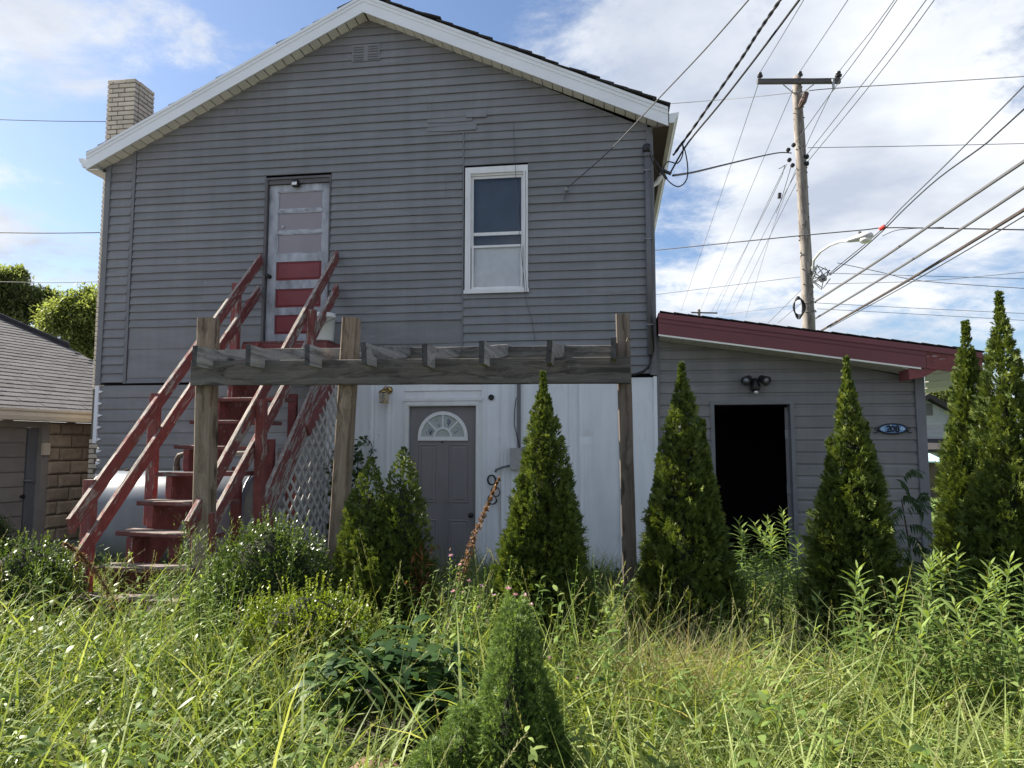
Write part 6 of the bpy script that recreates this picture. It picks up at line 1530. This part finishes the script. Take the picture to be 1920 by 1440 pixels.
# ---- grass
occ = np.array(OCC)
def free(x, y, k=1.0):
    ok = np.ones(len(x), bool)
    for ox, oy, r_ in occ: ok &= (x-ox)**2+(y-oy)**2 > (r_*k)**2
    ok &= ~((x > -4.75) & (x < -3.45) & (y > -3.35))              # stairs
    ok &= (y < -.08)
    return ok
def patch(x, y): return .5+.25*np.sin(x*1.7+y*.9+1)+.17*np.sin(x*3.9-y*2.7)+.12*np.sin(y*5.3+x*.7+2)
def blades(name, n, xr, yr, h0, h1, wid, lean0, lean1, bow, tint, mat, minw=0, lod=4):
    x = U(xr[0], xr[1], n); y = U(yr[0], yr[1], n); w = (x-CAM.x)*FW.x+(y-CAM.y)*FW.y
    k = free(x, y) & (w > 1.25) & (np.abs(x+.137*w) < w*.80+.5); x, y, w = x[k], y[k], w[k]; n = len(x)
    pt = patch(x, y); az = U(0, 6.283, n); ln = U(lean0, lean1, n); hk = RNG.beta(2, 2, n)
    nc = max(2, n//16); own = RNG.integers(0, nc, n); cx_, cy_ = x[:nc].copy(), y[:nc].copy(); tuf = U(0, 1, n) < .62      # tufts: blades fan out from shared roots
    ox, oy = RNG.normal(size=n)*.05, RNG.normal(size=n)*.05; x = np.where(tuf, cx_[own]+ox, x); y = np.where(tuf, cy_[own]+oy, y); az = np.where(tuf, np.arctan2(oy, ox)+U(-.5, .5, n), az)
    hk = np.where(tuf, np.clip(.75*RNG.beta(1.4, 1.6, nc)[own]+.35*hk, 0, 1.1), hk); k = free(x, y); x, y, pt, az, ln, hk = x[k], y[k], pt[k], az[k], ln[k], hk[k]; n = len(x)
    h = (h0+(h1-h0)*hk)*(.72+.56*pt)
    wind = np.array([.12, -.06, 0]); d = norm(np.stack([np.cos(az)*ln, np.sin(az)*ln, np.ones(n)], 1)+wind*ln[:, None])
    bd = np.stack([np.cos(az), np.sin(az), np.full(n, -.95)], 1)*(bow*RNG.gamma(2, .55, n))[:, None]; bd = np.maximum(bd, -1.05)
    prof = [.7, 1, .85, .5, .06] if lod == 5 else ([.8, 1, .6, .06] if lod == 4 else [1, .7, .1])
    V, Fq, T = strips(np.stack([x, y, np.full(n, -.01)], 1), d, h*1.05, U(*wid, n), bd, prof, roll=U(-1.2, 1.2, n), tint=np.clip(tint[0]+(tint[1]-tint[0])*RNG.beta(2, 2.4, n)+.25*(pt-.5), 0, 1))
    me = fast_mesh(name, V, Fq, T); o = mesh_obj(name, me, mat); o['kind'] = 'stuff'; return o
blades('grass', 19000, (-6.2, 4.6), (-7.9, -4.4), .22, .74, (.006, .0165), .10, .8, .36, (.05, .85), GRASS, lod=5)
blades('grass', 15000, (-7.2, 5.2), (-4.6, -.1), .16, .56, (.006, .011), .10, .70, .34, (.05, .85), GRASS, lod=4)
blades('undergrass', 13000, (-6.2, 4.6), (-7.9, -3.0), .10, .34, (.005, .010), .25, 1.3, .5, (.0, .7), GRASS, lod=3)  # low tint range: shade between the blades put into the colour
blades('matted_grass', 15000, (.2, 4.4), (-7.6, -4.2), .35, .85, (.005, .012), .5, 1.7, .45, (.3, 1.0), GRASS, lod=5)
blades('broad_grass', 2400, (-6.2, 4.6), (-7.7, -4.0), .45, .95, (.012, .021), .15, .9, .55, (.25, .8), GRASS, lod=5)
p = at(1290, 1200, -4.75); 
o = blades('dry_grass', 2100, (p.x-.42, p.x+.34), (-5.05, -4.4), .30, .74, (.0025, .0045), .15, 1.0, .35, (.1, .9), DRY, lod=4)
# seed heads on thin stalks
def heads(name, n, xr, yr, h0, h1):
    x = U(xr[0], xr[1], n); y = U(yr[0], yr[1], n); w = (x-CAM.x)*FW.x+(y-CAM.y)*FW.y
    k = free(x, y, .9) & (w > 1.5) & (np.abs(x+.137*w) < w*.78+.3); x, y = x[k], y[k]; n = len(x); h = U(h0, h1, n)*(.8+.4*patch(x, y)); az = U(0, 6.283, n)
    d = norm(np.stack([np.cos(az)*.22+.08, np.sin(az)*.22, np.ones(n)], 1)); bend = np.stack([np.cos(az)*.25, np.sin(az)*.25, np.full(n, -.16)], 1)*U(.2, 1.6, n)[:, None]; o = np.stack([x, y, np.zeros(n)], 1)
    parts = [strips(o, d, h, np.full(n, .0028), bend, [1, .9, .8, .7, .6, .5], tint=np.full(n, .25))]; m = 34
    t = np.tile(np.linspace(.80, 1.0, m), n); oo = np.repeat(o, m, 0); dd = np.repeat(d, m, 0); bb = np.repeat(bend, m, 0); hh = np.repeat(h, m); c = oo+dd*(hh*t)[:, None]+bb*(hh*t*t)[:, None]; tan = norm(dd+2*bb*t[:, None])
    q = len(c); parts.append(strips(c, norm(tan+rdir(q)*.75), U(.009, .017, q), U(.0025, .005, q), rdir(q)*.1, [.5, 1, .2], tint=np.clip(np.repeat(U(.1, .8, n), m)+U(-.15, .15, q), 0, 1)))
    V, Fq, T = cat(parts); o_ = mesh_obj(name, fast_mesh(name, V, Fq, T), SEED); o_['kind'] = 'stuff'
heads('grass_seed_heads', 950, (-6, 4.4), (-7.3, -3.3), .55, .95)
# broad leaved ground weeds among the grass
n = 9000; x = U(-6, 4.4, n); y = U(-7.6, -2.4, n); k = free(x, y, .85); x, y = x[k], y[k]; n = len(x); z = U(.03, .36, n)*(.6+.7*patch(x, y))
me = fast_mesh('ground_weeds', *strips(np.stack([x, y, z], 1), norm(rdir(n)+[0, 0, .3]), U(.03, .07, n), U(.012, .026, n), rdir(n)*.25, [.3, 1, .8, .1])); o = mesh_obj('ground_weeds', me, WEED); o['kind'] = 'stuff'
# leafy forbs growing all through the grass, too many and too mixed to count
def forbs(name, ns, xr, yr, h0, h1, mat, ll, nlv, kz):
    x = U(xr[0], xr[1], ns); y = U(yr[0], yr[1], ns); w = (x-CAM.x)*FW.x+(y-CAM.y)*FW.y
    k = free(x, y, .9) & (w > 1.7) & (np.abs(x+.137*w) < w*.78+.3); x, y = x[k], y[k]; ns = len(x); h = U(h0, h1, ns)*(.6+.8*patch(x*1.3+4, y*1.3))
    st = np.stack([x, y, np.zeros(ns)], 1); ax = norm(np.stack([RNG.normal(size=ns)*.22, RNG.normal(size=ns)*.22, np.ones(ns)], 1)); sz = U(.6, 1.35, ns)
    parts = [strips(st, ax, h, np.full(ns, .005), ax*0, [1, .8, .5], tint=np.full(ns, .3))]
    f = np.tile(np.linspace(.18, 1, nlv), ns); hh = np.repeat(h, nlv); o = np.repeat(st, nlv, 0)+np.repeat(ax, nlv, 0)*(hh*f)[:, None]; th = np.tile(np.arange(nlv)*2.4, ns)+np.repeat(U(0, 6, ns), nlv); q = len(o)
    d = norm(np.stack([np.cos(th), np.sin(th), kz*(f-.4)+RNG.normal(size=q)*.2], 1)); L = ll*np.repeat(sz, nlv)*U(.7, 1.25, q)*(1.15-.6*f)
    parts.append(strips(o, d, L, L*np.repeat(U(.18, .42, ns), nlv), np.stack([0*f, 0*f, -U(.1, .7, q)], 1), [.25, .9, .8, .08], roll=U(-.5, .5, q), tint=np.clip(np.repeat(U(0, .45, ns), nlv)+.4*f+U(-.15, .15, q), 0, 1)))
    V, Fq, T = cat(parts); mesh_obj(name, fast_mesh(name, V, Fq, T), mat)['kind'] = 'stuff'
forbs('wild_weeds', 820, (-6, 4.4), (-7.3, -3.2), .22, .66, WEED, .105, 22, 1.2)
forbs('wild_weeds', 420, (-6, 4.4), (-7.3, -3.2), .20, .50, BOXY, .05, 30, 1.0)
forbs('wild_weeds', 160, (-3.0, 0.2), (-5.2, -3.6), .40, .75, WEED, .06, 30, 1.0)
# lawn blades in the gap behind
n = 9000; x = U(4.6, 13, n); y = U(6.5, 18, n); me = fast_mesh('back_lawn_grass', *strips(np.stack([x, y, np.zeros(n)], 1), norm(rdir(n)*.5+[0, 0, 1]), U(.05, .12, n), U(.01, .02, n), rdir(n)*.2, [1, .8, .1])); o = mesh_obj('back_lawn_grass', me, GRASS); o['kind'] = 'stuff'
